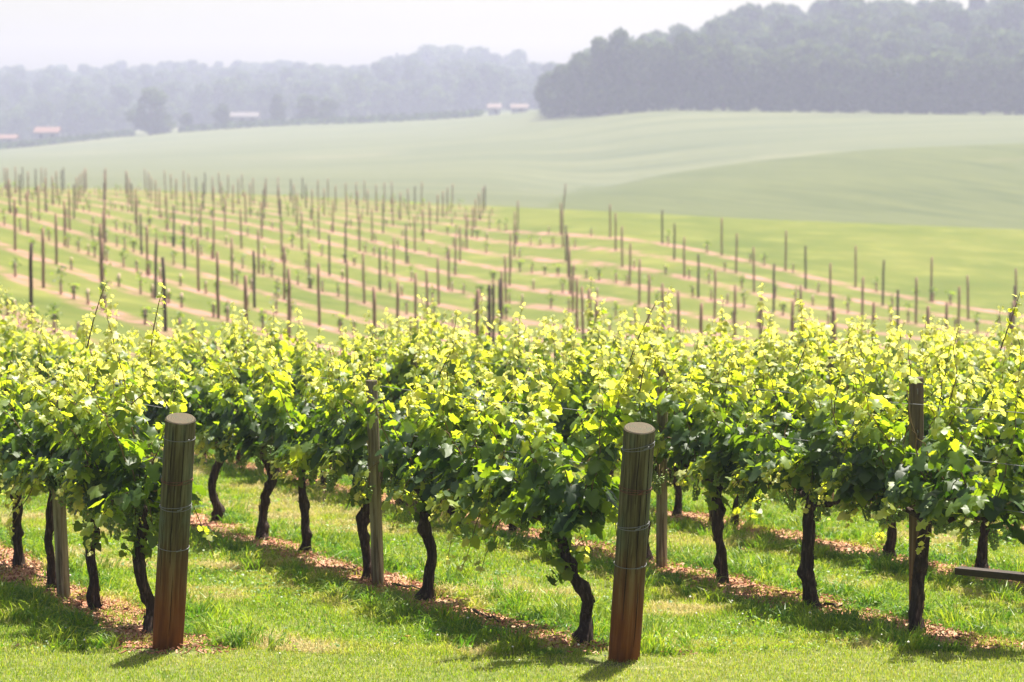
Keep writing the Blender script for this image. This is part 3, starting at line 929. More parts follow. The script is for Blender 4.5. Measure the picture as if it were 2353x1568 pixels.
def line_post(base_px, h, label, lean=0.0, rad=0.05, seed=0, mat=None, group=None, base=None):
    p = on_plane(*base_px) if base is None else base
    o = make_post("line_post", p, rad, h, [mat or M_LINEPOST, M_POSTTOP], lean, 0, R(3), 0.95, seed, 18)
    tag(o, label, "post", group or "slim line posts of the mature rows")
    for f in (0.6, 0.78, 0.95):
        g = Geo().tube([(0, -rad - 0.002, h * f - 0.018), (0.0, -rad - 0.010, h * f), (0, -rad - 0.002, h * f + 0.018)], 0.003, 5)
        g.build("staple", M_WIRE, o)
    return o
line_post((147, 1378), 1.40, "slim grey line post among the shaded vines at far left", -0.035, 0.046, 11)
line_post((869, 1347), 1.50, "slim grey line post in the middle of the picture, bare up to its top", -0.028, 0.044, 12)
line_post((1520, 1308), 1.55, "slim grey line post just behind the sunnier thick end post", 0.0, 0.043, 13)
line_post((2106, 1424), 1.60, "brown line post, its wood colour darkened for shade, upper part bare among leaves at far right", -0.014, 0.050, 14,
          post_material("shaded_brown_line_post", (0.12, 0.085, 0.06), (0.20, 0.15, 0.11), (0.05, 0.035, 0.025), (0.24, 0.13, 0.05), 0.62, (0.11, 0.085, 0.06)))  # upper wood darker than other line posts: shade put into the colour
line_post((953, 1182), 1.55, "slim line post hidden in leaves, its foot showing right of the middle grey post", 0.0, 0.042, 15)
for row, Ys in ((1, (23.0,)), (2, (26.6,)), (3, (21.6, 26.5)), (4, (23.8, 28.0)), (5, (26.0,))):
    for Yp in Ys:
        Xp = ROWC[row] - SEC * Yp
        line_post(None, 1.42, "slim line post buried in the leaves of the back rows", 0, 0.042, row * 7, None, "line posts hidden in the back rows", np.array([Xp, Yp, gz(Xp, Yp)]))

WN = ["lowest", "middle", "topmost"]
for row in range(4):
    Y0 = (14.9, 14.6, 14.3, 17.0)[row]
    Y1 = row_far(row)
    c = ROWC[row]
    for k, h in enumerate((0.86, 1.14, 1.46)):
        t = np.linspace(0, 1, 60)
        Yw = Y0 + (Y1 - Y0) * t
        Xw = c - SEC * Yw
        sag = 0.014 * np.sin(t * math.pi * 4) ** 2
        pts = np.stack([Xw + 0.06 * ROWN[0], Yw, ground_z(Xw, Yw) + h - sag], -1)
        o = Geo().tube(pts, 0.0022, 5).build("trellis_wire", M_WIRE, None, True)
        where = ("tied to the leftmost thick end post", "tied to the sunnier thick end post", "of the row with the shade-darkened line post", "of the row behind the dark horizontal beam")[row]
        tag(o, f"{WN[k]} thin grey trellis wire {where}", "wire", "trellis wires of the mature rows")

# dark beam jutting in at the right
def build_beam():
    a = at_depth(2200, 1311, 16.4); b = at_depth(2353, 1326, 16.1)
    d = norm(b - a); L = 2.0
    gA = gz(a[0], a[1])
    g = Geo()
    ang = math.atan2(d[1], d[0]); pit = math.asin(d[2])
    mtx = Matrix.Translation(Vector(a)) @ Matrix.Rotation(ang, 4, 'Z') @ Matrix.Rotation(-pit, 4, 'Y')
    o = Geo().box((0, -0.045, -0.025), (L, 0.045, 0.025)).build("low_beam", M_BEAM)
    o.matrix_world = mtx
    bm = o.modifiers.new("soft_edge", 'BEVEL'); bm.width = 0.006; bm.segments = 2
    tag(o, "dark flat-topped wooden beam jutting in level at the right border near the grass", "beam")
    for s in (0.75, 1.7):
        p = a + d * s
        h = p[2] - gz(p[0], p[1])
        lg = Geo().box((s - 0.03, -0.03, -h - 0.03), (s + 0.03, 0.03, -0.0252)).build("leg", M_BEAM, o)
build_beam()

# ------------------------------------------------------------------ mulch strips, bark chips, grass, clover
ROWC_A = np.array(ROWC)
def row_dist(X, Y):
    c = X + SEC * Y
    d = (c[..., None] - ROWC_A) * ROWD[1]
    i = np.abs(d).argmin(-1)
    return np.take_along_axis(d, i[..., None], -1)[..., 0], i

def mulch_edge(X, Y, s):
    along = Y * 1.1
    return 0.235 + 0.17 * (vnoise(along, X * 0 + s * 3.0, 0.55, 5) - 0.5) * 2 + 0.05 * (vnoise(along, X * 0 + s, 0.18, 6) - 0.5) * 2

def front_edge(X):
    return 14.42 + 0.22 * (vnoise(X, X * 0, 1.4, 8) - 0.5) * 2 + 0.05 * (vnoise(X, X * 0, 0.3, 9) - 0.5)

def mulch_material():
    m = Mat("bark_mulch_bed")
    P = m.coord()
    n = m.noise(P, 26.0, 5, 0.7); n2 = m.noise(P, 3.0, 3)
    c = m.ramp(n, [(0.3, (0.15, 0.065, 0.040)), (0.5, (0.40, 0.19, 0.12)), (0.7, (0.58, 0.36, 0.26))])
    c = m.mix(m.step(n2, 0.5, 0.7), c, (0.34, 0.25, 0.16))
    return m.bsdf(c, 0.95, 0.1, m.bump(n, 0.8, 0.02))
M_MULCH = mulch_material()
for row in range(len(ROWC)):
    c = ROWC[row]
    Ym = np.arange(max(14.55, c / (SEC + 0.25) - 1.5), row_far(row) + 0.6, 0.06)
    if len(Ym) < 8:
        continue
    Xm = c - SEC * Ym
    eL, eR = mulch_edge(Xm, Ym, -1 - row) , mulch_edge(Xm, Ym, 1 + row)
    tp = smooth(Ym[0], Ym[0] + 0.25, Ym) * 0.9 + 0.1
    L = np.stack([Xm - ROWN[0] * eL * tp, Ym - ROWN[1] * eL * tp], -1); Rr = np.stack([Xm + ROWN[0] * eR * tp, Ym + ROWN[1] * eR * tp], -1)
    V = np.vstack([np.column_stack([L, ground_z(L[:, 0], L[:, 1]) + 0.006]), np.column_stack([Rr, ground_z(Rr[:, 0], Rr[:, 1]) + 0.006])])
    n = len(Ym)
    q = [(k, n + k, n + k + 1, k + 1) for k in range(n - 1)]
    tag(Geo().quads(V, q).build("mulch_path", M_MULCH, None, True), kind="structure")

def scatter_area(rng, dens, y0, y1, power):
    """random points over the visible near ground, density dens(at 14 m) falling with distance"""
    yy = np.linspace(y0, y1, 400)
    w = 2 * (0.2118 * yy + 1.0) * dens * (14.0 / yy) ** power
    N = int(np.trapezoid(w, yy)) if hasattr(np, "trapezoid") else int(np.trapz(w, yy))
    cdf = np.cumsum(w); cdf /= cdf[-1]
    Y = np.interp(rng.random(N), cdf, yy)
    X = rng.uniform(-1, 1, N) * (0.2118 * Y + 1.0)
    return X, Y

def build_blades(rng, X, Y, H, W, lean, age, az=None):
    n = len(X)
    z = ground_z(X, Y)
    az = rng.uniform(0, 2 * math.pi, n) if az is None else az
    fx, fy = np.cos(az), np.sin(az)                 # bend direction
    tw = rng.uniform(0, math.pi, n)
    wx, wy = np.cos(tw) * W, np.sin(tw) * W
    base = np.stack([X, Y, z - 0.004], -1)
    m = base + np.stack([fx * lean * H * 0.35, fy * lean * H * 0.35, H * 0.6], -1)
    drop = np.clip(1 - 0.30 * lean ** 2, 0.3, 1)
    t = base + np.stack([fx * lean * H, fy * lean * H, H * drop], -1)
    wv = np.stack([wx, wy, wx * 0], -1) * 0.5
    V = np.stack([base - wv, base + wv, m - wv * 0.85, m + wv * 0.85, t], 1).reshape(-1, 3)
    T = np.array([(0, 1, 3), (0, 3, 2), (2, 3, 4)])[None] + (np.arange(n) * 5)[:, None, None]
    g = Geo()
    g.add(V, T.reshape(-1, 3), age=np.repeat(age, 3), rnd=np.repeat(rng.random(n), 3))
    return g

def build_grass():
    rng = np.random.default_rng(11)
    X, Y = scatter_area(rng, 4300, 13.0, 31.0, 1.7)
    d, ri = row_dist(X, Y)
    fe = front_edge(X)
    lawn = Y < fe
    s = np.where(d < 0, -1.0 - ri, 1.0 + ri)
    edge = mulch_edge(X, Y, s)
    inm = (~lawn) & (np.abs(d) < edge - 0.02) & (Y > 14.45)
    patch = vnoise(X, Y, 0.55, 1) * 0.6 + vnoise(X, Y, 0.2, 2) * 0.4
    # bare ground around the two end posts
    bare = np.zeros(len(X), bool)
    for o in (EP1, EP2):
        r = np.hypot(X - o.location.x - 0.05, (Y - o.location.y + 0.02) * 0.8)
        bare |= r < 0.30 + 0.22 * (patch - 0.5)
    keep = np.where(inm | bare, rng.random(len(X)) < 0.16 + 0.65 * smooth(0.48, 0.64, patch), True)
    thin = (~lawn) & (vnoise(X, Y, 0.9, 4) > 0.62)
    keep &= ~(thin & (rng.random(len(X)) < 0.35))
    X, Y, d, lawn, edge, patch, ri = (q[keep] for q in (X, Y, d, lawn, edge, patch, ri))
    n = len(X)
    tuft = smooth(0.55, 0.75, vnoise(X, Y, 0.16, 12)) 
    near_edge = np.exp(-((np.abs(d) - edge - 0.12) / 0.16) ** 2)
    H = 0.028 + 0.024 * rng.random(n) + 0.035 * tuft * rng.random(n)
    H = H + near_edge * (0.015 + 0.10 * tuft) * rng.random(n) * np.where(d < 0, 1.0, 0.9)
    H = np.where(lawn, 0.022 + 0.016 * rng.random(n), H)
    lean = np.where(lawn, rng.uniform(0.2, 0.9, n), rng.uniform(0.25, 1.25, n) + near_edge * 0.4)
    W = np.where(lawn, 0.0038, 0.0048 + 0.0028 * near_edge) * (Y / 14) ** 0.75
    lane = np.abs(np.abs(d) - 0.62)
    dry = 0.22 + 0.85 * smooth(0.5, 0.85, vnoise(X, Y, 0.8, 21) * 0.7 + vnoise(X, Y, 0.25, 22) * 0.3) + 0.55 * np.exp(-(lane / 0.15) ** 2) * smooth(0.35, 0.65, vnoise(X, Y, 0.7, 23))
    dry = dry - 0.30 * near_edge + 0.30 * np.exp(-((Y - front_edge(X) - 0.25) / 0.22) ** 2)
    dry = np.where(lawn, 0.28 + 0.25 * vnoise(X, Y, 0.5, 25), dry)
    age = np.clip(dry + rng.normal(0, 0.13, n) + (rng.random(n) < 0.10) * 0.4, 0, 1)
    az = rng.uniform(0, 2 * math.pi, n)
    g = build_blades(rng, X, Y, H, W, lean, age, az)
    tag(g.build("grass", M_GRASS), kind="stuff")
    # longer loose tufts along the strips
    X, Y = scatter_area(rng, 75, 14.3, 27.0, 1.2)
    d, ri = row_dist(X, Y)
    ok = (np.abs(np.abs(d) - 0.46) < 0.20) & (Y > front_edge(X)) & (rng.random(len(X)) < 0.8)
    X, Y = X[ok], Y[ok]
    k = 26
    n = len(X)
    az = (rng.uniform(0, 6.28, (n, 1)) + rng.normal(0, 0.9, (n, k))).ravel()
    px = (X[:, None] + rng.normal(0, 0.035, (n, k))).ravel(); py = (Y[:, None] + rng.normal(0, 0.035, (n, k))).ravel()
    H = (rng.uniform(0.06, 0.20, (n, 1)) ** 1.0 * rng.uniform(0.5, 1.1, (n, k))).ravel()
    age = np.clip((rng.uniform(0.05, 0.40, (n, 1)) + rng.normal(0, 0.1, (n, k))).ravel(), 0, 1)
    g = build_blades(rng, px, py, H, np.full(n * k, 0.0075), rng.uniform(0.3, 1.5, n * k), age, az)
    tag(g.build("tufted_grass", M_GRASS), kind="stuff")
    # low broad clover leaves in the sward
    X, Y = scatter_area(rng, 260, 14.4, 24.0, 1.3)
    d, ri = row_dist(X, Y)
    ok = (vnoise(X, Y, 0.45, 31) > 0.56) & (np.abs(d) > 0.24)
    X, Y = X[ok], Y[ok]; n = len(X)
    g = Geo()
    P = np.stack([X, Y, ground_z(X, Y) + rng.uniform(0.02, 0.06, n)], -1)
    add_leaves(g, LEAF_LO, P, rng.normal(0, 1, (n, 3)) * [1, 1, 0.2], rng.normal(0, 0.35, (n, 3)) + [0, 0, 1], rng.uniform(0.014, 0.026, n) * (Y / 14) ** 0.6, rng.uniform(0.0, 0.25, n), rng.random(n), rng)
    tag(g.build("clover_undergrowth", M_GRASS), kind="stuff")
    # white clover heads
    X, Y = scatter_area(rng, 2.4, 13.6, 22.0, 1.0)
    w = vnoise(X, Y, 0.9, 41) + 0.25 * smooth(1.0, 3.0, X)
    ok = (w > 0.62); X, Y = X[ok], Y[ok]
    g = Geo()
    a = np.arange(6) * math.pi / 3
    for x, y in zip(X, Y):
        h = rng.uniform(0.05, 0.10); r = rng.uniform(0.006, 0.010); z0 = gz(x, y) + h
        ring = np.stack([np.cos(a), np.sin(a), a * 0], -1) * r
        V = np.vstack([[(0, 0, r * 0.9)], ring, [(0, 0, -r * 0.7)]]) + [x, y, z0]
        T = [(0, 1 + k, 1 + (k + 1) % 6) for k in range(6)] + [(7, 1 + (k + 1) % 6, 1 + k) for k in range(6)]
        g.add(V, T)
        g.tube([(x, y, z0 - h), (x, y, z0 - r * 0.7)], 0.0015, 3, mat=1)
    tag(g.build("clover_undergrowth", [M_CLOVER, M_GRASS], None, True), kind="stuff")
build_grass()

def build_chips():
    rng = np.random.default_rng(19)
    X, Y = scatter_area(rng, 900, 14.3, 29.0, 1.2)
    d, ri = row_dist(X, Y)
    e = mulch_edge(X, Y, np.where(d < 0, -1.0 - ri, 1.0 + ri))
    ok = (np.abs(d) < e + rng.normal(0, 0.05, len(X))) & (Y > 14.5)
    st = rng.random(len(X)) < 0.002
    for o in (EP1, EP2):
        ok |= (np.hypot(X - o.location.x - 0.05, Y - o.location.y) < 0.42) & (rng.random(len(X)) < 0.5)
    ok |= st & (Y > front_edge(X))
    X, Y = X[ok], Y[ok]; n = len(X)
    L = rng.uniform(0.010, 0.042, n); W = rng.uniform(0.004, 0.013, n)
    a = rng.uniform(0, 6.28, n); tl = rng.normal(0, 0.35, n)
    ex = np.stack([np.cos(a) * np.cos(tl), np.sin(a) * np.cos(tl), np.sin(tl)], -1)
    nn = norm(rng.normal(0, 0.4, (n, 3)) + [0, 0, 1]); ey = norm(np.cross(nn, ex)); nz = np.cross(ex, ey)
    P = np.stack([X, Y, ground_z(X, Y) + 0.012 + rng.uniform(0, 0.018, n)], -1)
    cs = np.array([(-1, -1, -1), (1, -0.8, -1), (0.8, 1, -1), (-1, 0.9, -1), (-1, -1, 1), (1, -0.8, 1), (0.8, 1, 1), (-1, 0.9, 1)]) * 0.5
    V = (P[:, None] + (cs[None, :, 0] * L[:, None])[..., None] * ex[:, None] + (cs[None, :, 1] * W[:, None])[..., None] * ey[:, None] + (cs[None, :, 2] * 0.005)[..., None] * nz[:, None])
    F = np.array([(4, 5, 6, 7), (0, 1, 5, 4), (1, 2, 6, 5), (2, 3, 7, 6), (3, 0, 4, 7)])
    q = F[None] + (np.arange(n) * 8)[:, None, None]
    g = Geo()
    T = np.concatenate([q[..., [0, 1, 2]], q[..., [0, 2, 3]]], 1)
    g.add(V.reshape(-1, 3), T.reshape(-1, 3), age=np.repeat(rng.random(n), 10), rnd=np.repeat(rng.random(n), 10))
    tag(g.build("bark_debris", M_CHIP), kind="stuff")
    # straw and clippings round the post feet and on the dry patches
    X, Y = scatter_area(rng, 900, 13.8, 20.0, 1.0)
    d, ri = row_dist(X, Y)
    ok = rng.random(len(X)) < 0.10
    for o in (EP1, EP2):
        ok |= np.hypot(X - o.location.x - 0.05, Y - o.location.y + 0.03) < 0.5
    X, Y = X[ok], Y[ok]; n = len(X)
    g = build_blades(rng, X, Y, rng.uniform(0.01, 0.03, n), np.full(n, 0.004), rng.uniform(2, 4.5, n), rng.uniform(0.75, 1, n))
    tag(g.build("straw_litter", M_GRASS), kind="stuff")
build_chips()

# fallen prunings on the mulch
for k, (x0, y0, x1, y1) in enumerate([(905, 1352, 965, 1362), (1090, 1412, 1150, 1440), (85, 1328, 120, 1340), (1890, 1398, 1935, 1404)]):
    p, q = on_plane(x0, y0), on_plane(x1, y1)
    t = np.linspace(0, 1, 7)[:, None]
    rng = np.random.default_rng(60 + k)
    pts = p + (q - p) * t + rng.normal(0, 0.008, (7, 3)) + [0, 0, 0.025]
    o = Geo().tube(pts, np.linspace(0.011, 0.005, 7), 6).build("pruned_twig", M_BARK, None, True)
    tag(o, ("dark twig lying left of the shaggy vine trunk in the middle", "pale twig lying across the sunny mulch right of the shaggy trunk",
            "dark twig on shaded mulch beside the leftmost slim post", "short dark twig by the swollen foot of the forked vine")[k], "twig")

# yellow sapling by the small slanting trunk
def build_sapling():
    p = on_plane(1722, 1212)
    root = empty("sapling", p)
    tag(root, "small yellow-leaved sapling in the grass beside the small slanting vine trunk", "sapling")
    rng = np.random.default_rng(5)
    Geo().tube([(0, 0, 0), (0.01, 0, 0.12), (0.0, 0, 0.27)], [0.006, 0.005, 0.003], 5).build("stem", M_STEM, root)
    n = 26
    P = rng.normal(0, 1, (n, 3)) * [0.07, 0.07, 0.07] + [0, 0, 0.2]
    g = Geo()
    add_leaves(g, LEAF_LO, P, rng.normal(0, 1, (n, 3)), rng.normal(0, 0.6, (n, 3)) + [0, 0, 1], rng.uniform(0.05, 0.09, n), rng.uniform(0.62, 0.78, n), rng.random(n), rng)
    g.build("foliage", M_LEAF, root, True)
build_sapling()

# ------------------------------------------------------------------ young vineyard
def young_layout():
    posts = []
    for j in range(-6, 30):
        c = YC0 + YDC * j
        for k in range(-26, 14):
            # column: X = -0.45 + 2.75 k + 0.011 (Y - 80)
            x0 = -0.45 + 2.72 * k
            Y = (c - x0 + 0.88) / (0.46 + 0.011)
            X = c - 0.46 * Y
            if not (52 < Y < 226) or abs(X / Y) > 0.219:
                continue
            if float(young_mask(np.array([X]), np.array([Y]))[0]) < 0.5:
                continue
            posts.append((X, Y, j, k))
    return posts

def build_young():
    rng = np.random.default_rng(23)
    posts = young_layout()
    meshes = []
    for s in range(6):
        n, k = 5, 9
        H = 1.9
        z = np.linspace(-0.2, H, n)
        pts = np.stack([rng.normal(0, 0.006, n), rng.normal(0, 0.006, n), z], -1)
        meshes.append(Geo().tube(pts, np.linspace(0.050, 0.043, n), k).mesh("vineyard_post", M_YPOST if s else M_YPOST_DARK, True))
    out = []
    for X, Y, j, k in posts:
        vis = True
        h = rng.uniform(0.95, 1.06)
        z = gz(X, Y)
        x, y = project((X, Y, z + 1.9 * h))
        if y > 745:
            continue
        out.append((X, Y, z, j, k, h, x, y))
    # rightmost of every row is a row end
    ends = {}
    for p in out:
        if p[3] not in ends or p[0] > ends[p[3]][0]:
            ends[p[3]] = p
    print("young posts", len(out))
    for p in out:
        X, Y, z, j, k, h, x, y = p
        o = link("vineyard_post", meshes[rng.integers(6)])
        o.location = (X + rng.normal(0, 0.03), Y + rng.normal(0, 0.08), z)
        o.scale = (1, 1, h)
        o.rotation_euler = (rng.normal(0, 0.012), rng.normal(0, 0.012), rng.uniform(0, 6))
        if ends[j] is p and x < 2330 and X > 3:
            tag(o, "slim brown post ending a young vine row beside the open meadow at right", "post", "row-end posts along the meadow")
        elif Y > 150:
            tag(o, "slim post far up the slope, its top standing against the pale field", "post", "distant young-vineyard posts near the crest")
        elif y > 640:
            tag(o, "slim dark post rising just above the sunlit vine tops, its foot hidden", "post", "young-vineyard posts just behind the vine tops")
        else:
            tag(o, "slim brown post standing in a tan strip midway up the young vineyard", "post", "young-vineyard posts midway up the slope")
    # one post near the crest leans out of line
    q = ground_at(1293, 492, 120, 190)
    o = link("leaning_post", meshes[1]); o.location = q; o.rotation_euler = (0, R(5.5), 0); o.scale = (1, 1, 1.12)
    tag(o, "tilted slim post at the crest, tallest of the central line of posts", "post")

    # young vines in grow tubes
    protos = []
    for s in range(5):
        g = Geo()
        n = 46
        H = rng.uniform(0.75, 1.15)
        hh = rng.uniform(0.42, 1.0, n) * H
        w = 0.13 * (1.05 - np.abs(hh / H - 0.72) * 1.6)
        P = np.stack([rng.normal(0, 1, n) * w, rng.normal(0, 1, n) * w, hh], -1)
        add_leaves(g, LEAF_LO, P, rng.normal(0, 1, (n, 3)) + [0, 0, -0.5], rng.normal(0, 0.7, (n, 3)) + [0, 0, 0.8], rng.uniform(0.07, 0.13, n), rng.uniform(0.0, 0.45, n), rng.random(n), rng)
        g.tube([(0, 0, 0.3), (0.01, 0.0, H * 0.95)], [0.008, 0.004], 5, mat=1)
        fm = g.mesh("foliage", [M_LEAF, M_STEM], True)
        k = 10
        a = np.arange(k) * 2 * math.pi / k
        tm = Geo().tube([(0, 0, -0.05), (0, 0, 0.2), (0, 0, 0.44)], [0.042, 0.040, 0.042], k).mesh("grow_tube", M_TUBE, True)
        protos.append((fm, tm))
    cand = []
    for j in range(-6, 30):
        c = YC0 + YDC * j
        X = np.arange(-48, 30, 0.62)
        X = X + rng.normal(0, 0.08, len(X))
        Y = (c - X) / 0.46
        ok = (Y > 52) & (Y < 220) & (np.abs(X / np.maximum(Y, 1)) < 0.219)
        for x_, y_ in zip(X[ok], Y[ok]):
            if float(young_mask(np.array([x_]), np.array([y_]))[0]) > 0.5 and rng.random() < (0.56 if y_ < 120 else 0.42):
                z = gz(x_, y_)
                px, py = project((x_, y_, z + 0.6))
                if py < 742:
                    cand.append((y_, x_, z))
    cand.sort()
    print("young vines", len(cand))
    first = None
    for i, (y_, x_, z) in enumerate(cand[:290]):
        fm, tm = protos[rng.integers(5)]
        root = empty("young_vine", (x_, y_, z), rng.uniform(0, 6))
        tag(root, "small young vine in a pale pinkish grow tube in the lower young vineyard", "young vine", "young vines in grow tubes")
        s = rng.uniform(0.42, 0.80)
        f = link("foliage", fm, root); f.scale = (s, s, s)
        link("grow_tube", tm, root)
    g = Geo()
    for i, (y_, x_, z) in enumerate(cand[290:]):
        n = 8
        P = rng.normal(0, 1, (n, 3)) * [0.08, 0.08, 0.10] + [x_, y_, z + 0.50]
        add_leaves(g, LEAF_LO, P, rng.normal(0, 1, (n, 3)), rng.normal(0, 0.7, (n, 3)) + [0, 0, 0.8], rng.uniform(0.08, 0.14, n), rng.uniform(0.1, 0.5, n), rng.random(n), rng)
        g.tube([(x_, y_, z - 0.05), (x_, y_, z + 0.42)], 0.042, 5, mat=1)
    if g.n:
        tag(g.build("distant_undergrowth", [M_LEAF, M_TUBE]), kind="stuff")
build_young()

# ------------------------------------------------------------------ far trees, woods, farm
def tree_geo(rng, H, W, nq, qs, conic=0.0, base=0.0, nl=13):
    """crown of leaf clumps spread over several lobes, plus trunk and limbs"""
    crown, trunk = Geo(), Geo()
    lobes = []
    for k in range(nl):
        f = rng.uniform(0, 1)
        h = H * (base + 0.08 + (0.84 - base) * f)
        prof = math.sin(math.pi * min(1, 0.30 + 0.62 * f)) * (1 - conic * f)
        a = rng.uniform(0, 6.28)
        r = W * 0.5 * prof * rng.uniform(0.25, 0.72)
        lr = W * rng.uniform(0.17, 0.30) * (1 - 0.4 * conic * f)
        lobes.append((math.cos(a) * r, math.sin(a) * r, min(h, H - lr * 0.75), lr))
    lobes.append((0, 0, H - W * 0.2, W * 0.2))
    lobes.append((0, 0, H * 0.55, W * 0.34)); lobes.append((0, 0, H * 0.22, W * 0.36))
    per = nq // len(lobes)
    P, N, A = [], [], []
    for (x, y, z, lr) in lobes:
        d = norm(rng.normal(0, 1, (per, 3)))
        rad = lr * rng.uniform(0.55, 1.08, per) ** 0.6
        sq = np.array([1, 1, 0.82])
        P.append(np.array([x, y, z]) + d * rad[:, None] * sq)
        N.append(d + rng.normal(0, 0.5, (per, 3)) + [0, 0, 0.25])
        A.append(np.clip(rng.uniform(0.1, 0.9) + rng.normal(0, 0.18, per), 0, 1))
    P, N, A = np.concatenate(P), norm(np.concatenate(N)), np.concatenate(A)
    n = len(P)
    t1 = norm(np.cross(N, rng.normal(0, 1, (n, 3)))); t2 = np.cross(N, t1)
    s = qs * rng.uniform(0.5, 1.2, n)
    cs = np.array([(-0.5, -0.3), (0.1, -0.55), (0.55, 0.0), (0.15, 0.5), (-0.45, 0.35)])
    V = P[:, None] + (cs[None, :, 0] * s[:, None])[..., None] * t1[:, None] + (cs[None, :, 1] * s[:, None])[..., None] * t2[:, None]
    T = np.array([(0, 1, 2), (0, 2, 3), (0, 3, 4)])[None] + (np.arange(n) * 5)[:, None, None]
    crown.add(V.reshape(-1, 3), T.reshape(-1, 3), age=np.repeat(A, 3), rnd=np.repeat(rng.random(n), 3))
    tr = H * 0.022
    trunk.tube([(0, 0, -0.5), (0, 0, H * 0.3), (rng.normal(0, 0.2), rng.normal(0, 0.2), H * 0.8)], [tr * 1.3, tr, tr * 0.3], 7)
    for (x, y, z, lr) in lobes[:6]:
        trunk.tube([(0, 0, H * 0.22), (x * 0.5, y * 0.5, (H * 0.25 + z) * 0.5), (x, y, z)], [tr * 0.6, tr * 0.4, tr * 0.15], 5)
    return crown, trunk

TREES = []
def build_far():
    rng = np.random.default_rng(77)
    def geo_mesh(spec):
        c, t = tree_geo(rng, *spec)
        return (c.mesh("crown", M_TREE), t.mesh("trunk", M_MOIST, True)), (c, t)
    variants = [geo_mesh((16, 11, 2600, 0.95)), geo_mesh((18, 10, 2600, 0.95)), geo_mesh((14, 11, 2400, 0.9)), geo_mesh((17, 9, 2200, 0.9, 0.25))]
    simple_v = []
    for spec in ((15, 12, 950, 1.25, 0, 0.0), (17, 11, 950, 1.25, 0, 0.0), (14, 13, 950, 1.25, 0, 0.0), (18, 11, 950, 1.2, 0.2, 0.0)):
        c, t = tree_geo(rng, *spec)
        simple_v.append((np.concatenate(c.v), np.concatenate(c.t), np.concatenate(c.a), np.concatenate(c.r)))

    def tree(p, h, w, label, group=None, v=None, name="broadleaf_tree"):
        (cm, tm), _ = variants[rng.integers(4) if v is None else v]
        root = empty(name, p, rng.uniform(0, 6))
        H0 = (16, 18, 14, 17)[variants.index(next(q for q in variants if q[0][0] is cm))]
        W0 = (11, 10, 11, 9)[variants.index(next(q for q in variants if q[0][0] is cm))]
        root.scale = (w / W0, w / W0, h / H0)
        tag(root, label, "tree", group)
        link("crown", cm, root); link("trunk", tm, root)
        return root

    def px_tree(x, ybase, ytop, wpx, Y, label, group=None, v=None, name="broadleaf_tree"):
        p = at_depth(x, ybase, Y)
        p[2] = min(p[2], gz(p[0], Y) + 0.3)
        h = at_depth(x, ytop, Y)[2] - p[2]
        tree(p, h, wpx * Y / FPX, label, group, v, name)

    px_tree(345, 281, 198, 104, 840, "large round hazy tree standing alone beside the pale farm track", None, 0)
    px_tree(430, 279, 260, 36, 842, "low wide bush between the round lone tree and the white house", None, 2, "bush")
    px_tree(512, 280, 240, 46, 840, "small round tree in front of the long white house", None, 2)
    px_tree(640, 282, 214, 46, 850, "tall narrow tree just right of the long white house", None, 3)
    px_tree(703, 280, 216, 70, 855, "broad tree with a rounded top, left one of the joined pair", None, 1)
    px_tree(754, 280, 224, 62, 858, "slightly lower tree merging with the broad tree on its left", None, 0)
    for x, yt, w, lab in ((985, 100, 110, "tall broad tree at the left end of the tree clump topping the far ridge"), (1045, 101, 120, "broad tree in the middle of the clump topping the far ridge"),
                          (1100, 108, 100, "tall tree at the right end of the clump topping the far ridge"), (1192, 112, 84, "round tree on the far ridge between the clump and the near wood")):
        px_tree(x, 175, yt, w, 1290, lab)
    px_tree(912, 160, 120, 16, 1300, "thin dark spike of a tree poking up from the far ridge", None, 3, "conifer_tree")

    # front edge of the right-hand wood
    fx = [1262, 1292, 1330, 1375, 1425, 1470, 1520, 1565, 1615, 1660, 1710, 1760, 1805, 1855, 1905, 1955, 2005, 2055, 2105, 2155, 2205, 2255, 2305, 2350]
    ft = [165, 140, 118, 78, 66, 84, 95, 75, 98, 85, 112, 118, 105, 125, 112, 128, 118, 134, 122, 112, 128, 116, 128, 108]
    for k, (x, yt) in enumerate(zip(fx, ft)):
        Y = float(np.interp(x, [1245, 1300, 1375, 1480, 1800, 2353], [690, 672, 655, 640, 622, 606]))
        p = ground_at(x, 255, 300, 640) if False else None
        X = (x - CX) / FPX * Y
        zb = gz(X, Y)
        h = at_depth(x, yt, Y)[2] - zb
        lab, grp = "broadleaf tree in the front line of the wood above the pale field", "trees along the front of the near wood"
        if k == 0:
            lab, grp = "low rounded tree at the tip of the near wood, beside the reddish shed", None
        elif k == 4:
            lab, grp = "tallest tree at the left shoulder of the near wood, standing against the sky", None
        tree(np.array([X, Y, zb - 0.4]), h, rng.uniform(8.5, 12.0), lab, grp)

    # the wood behind it and the wooded far hills: one mass each
    def mass(name, pts, hs):
        V, T, A, Rn = [], [], [], []
        n0 = 0
        for (X, Y, z), h in zip(pts, hs):
            v, t, a, r = simple_v[rng.integers(4)]
            s = h / 16.0
            an = rng.uniform(0, 6.28); ca, sa = math.cos(an), math.sin(an)
            ww = s * rng.uniform(0.85, 1.25)
            vv = np.stack([(v[:, 0] * ca - v[:, 1] * sa) * ww + X, (v[:, 0] * sa + v[:, 1] * ca) * ww + Y, v[:, 2] * s + z], -1)
            V.append(vv); T.append(t + n0); n0 += len(v)
            A.append(np.clip(a + rng.uniform(-0.3, 0.3), 0, 1)); Rn.append(r)
        g = Geo(); g.add(np.concatenate(V), np.concatenate(T), age=np.concatenate(A), rnd=np.concatenate(Rn))
        tag(g.build(name, M_TREE), kind="stuff")
    top_x = [1230, 1300, 1340, 1375, 1450, 1500, 1560, 1640, 1700, 1800, 1900, 2000, 2100, 2200, 2353, 2900]
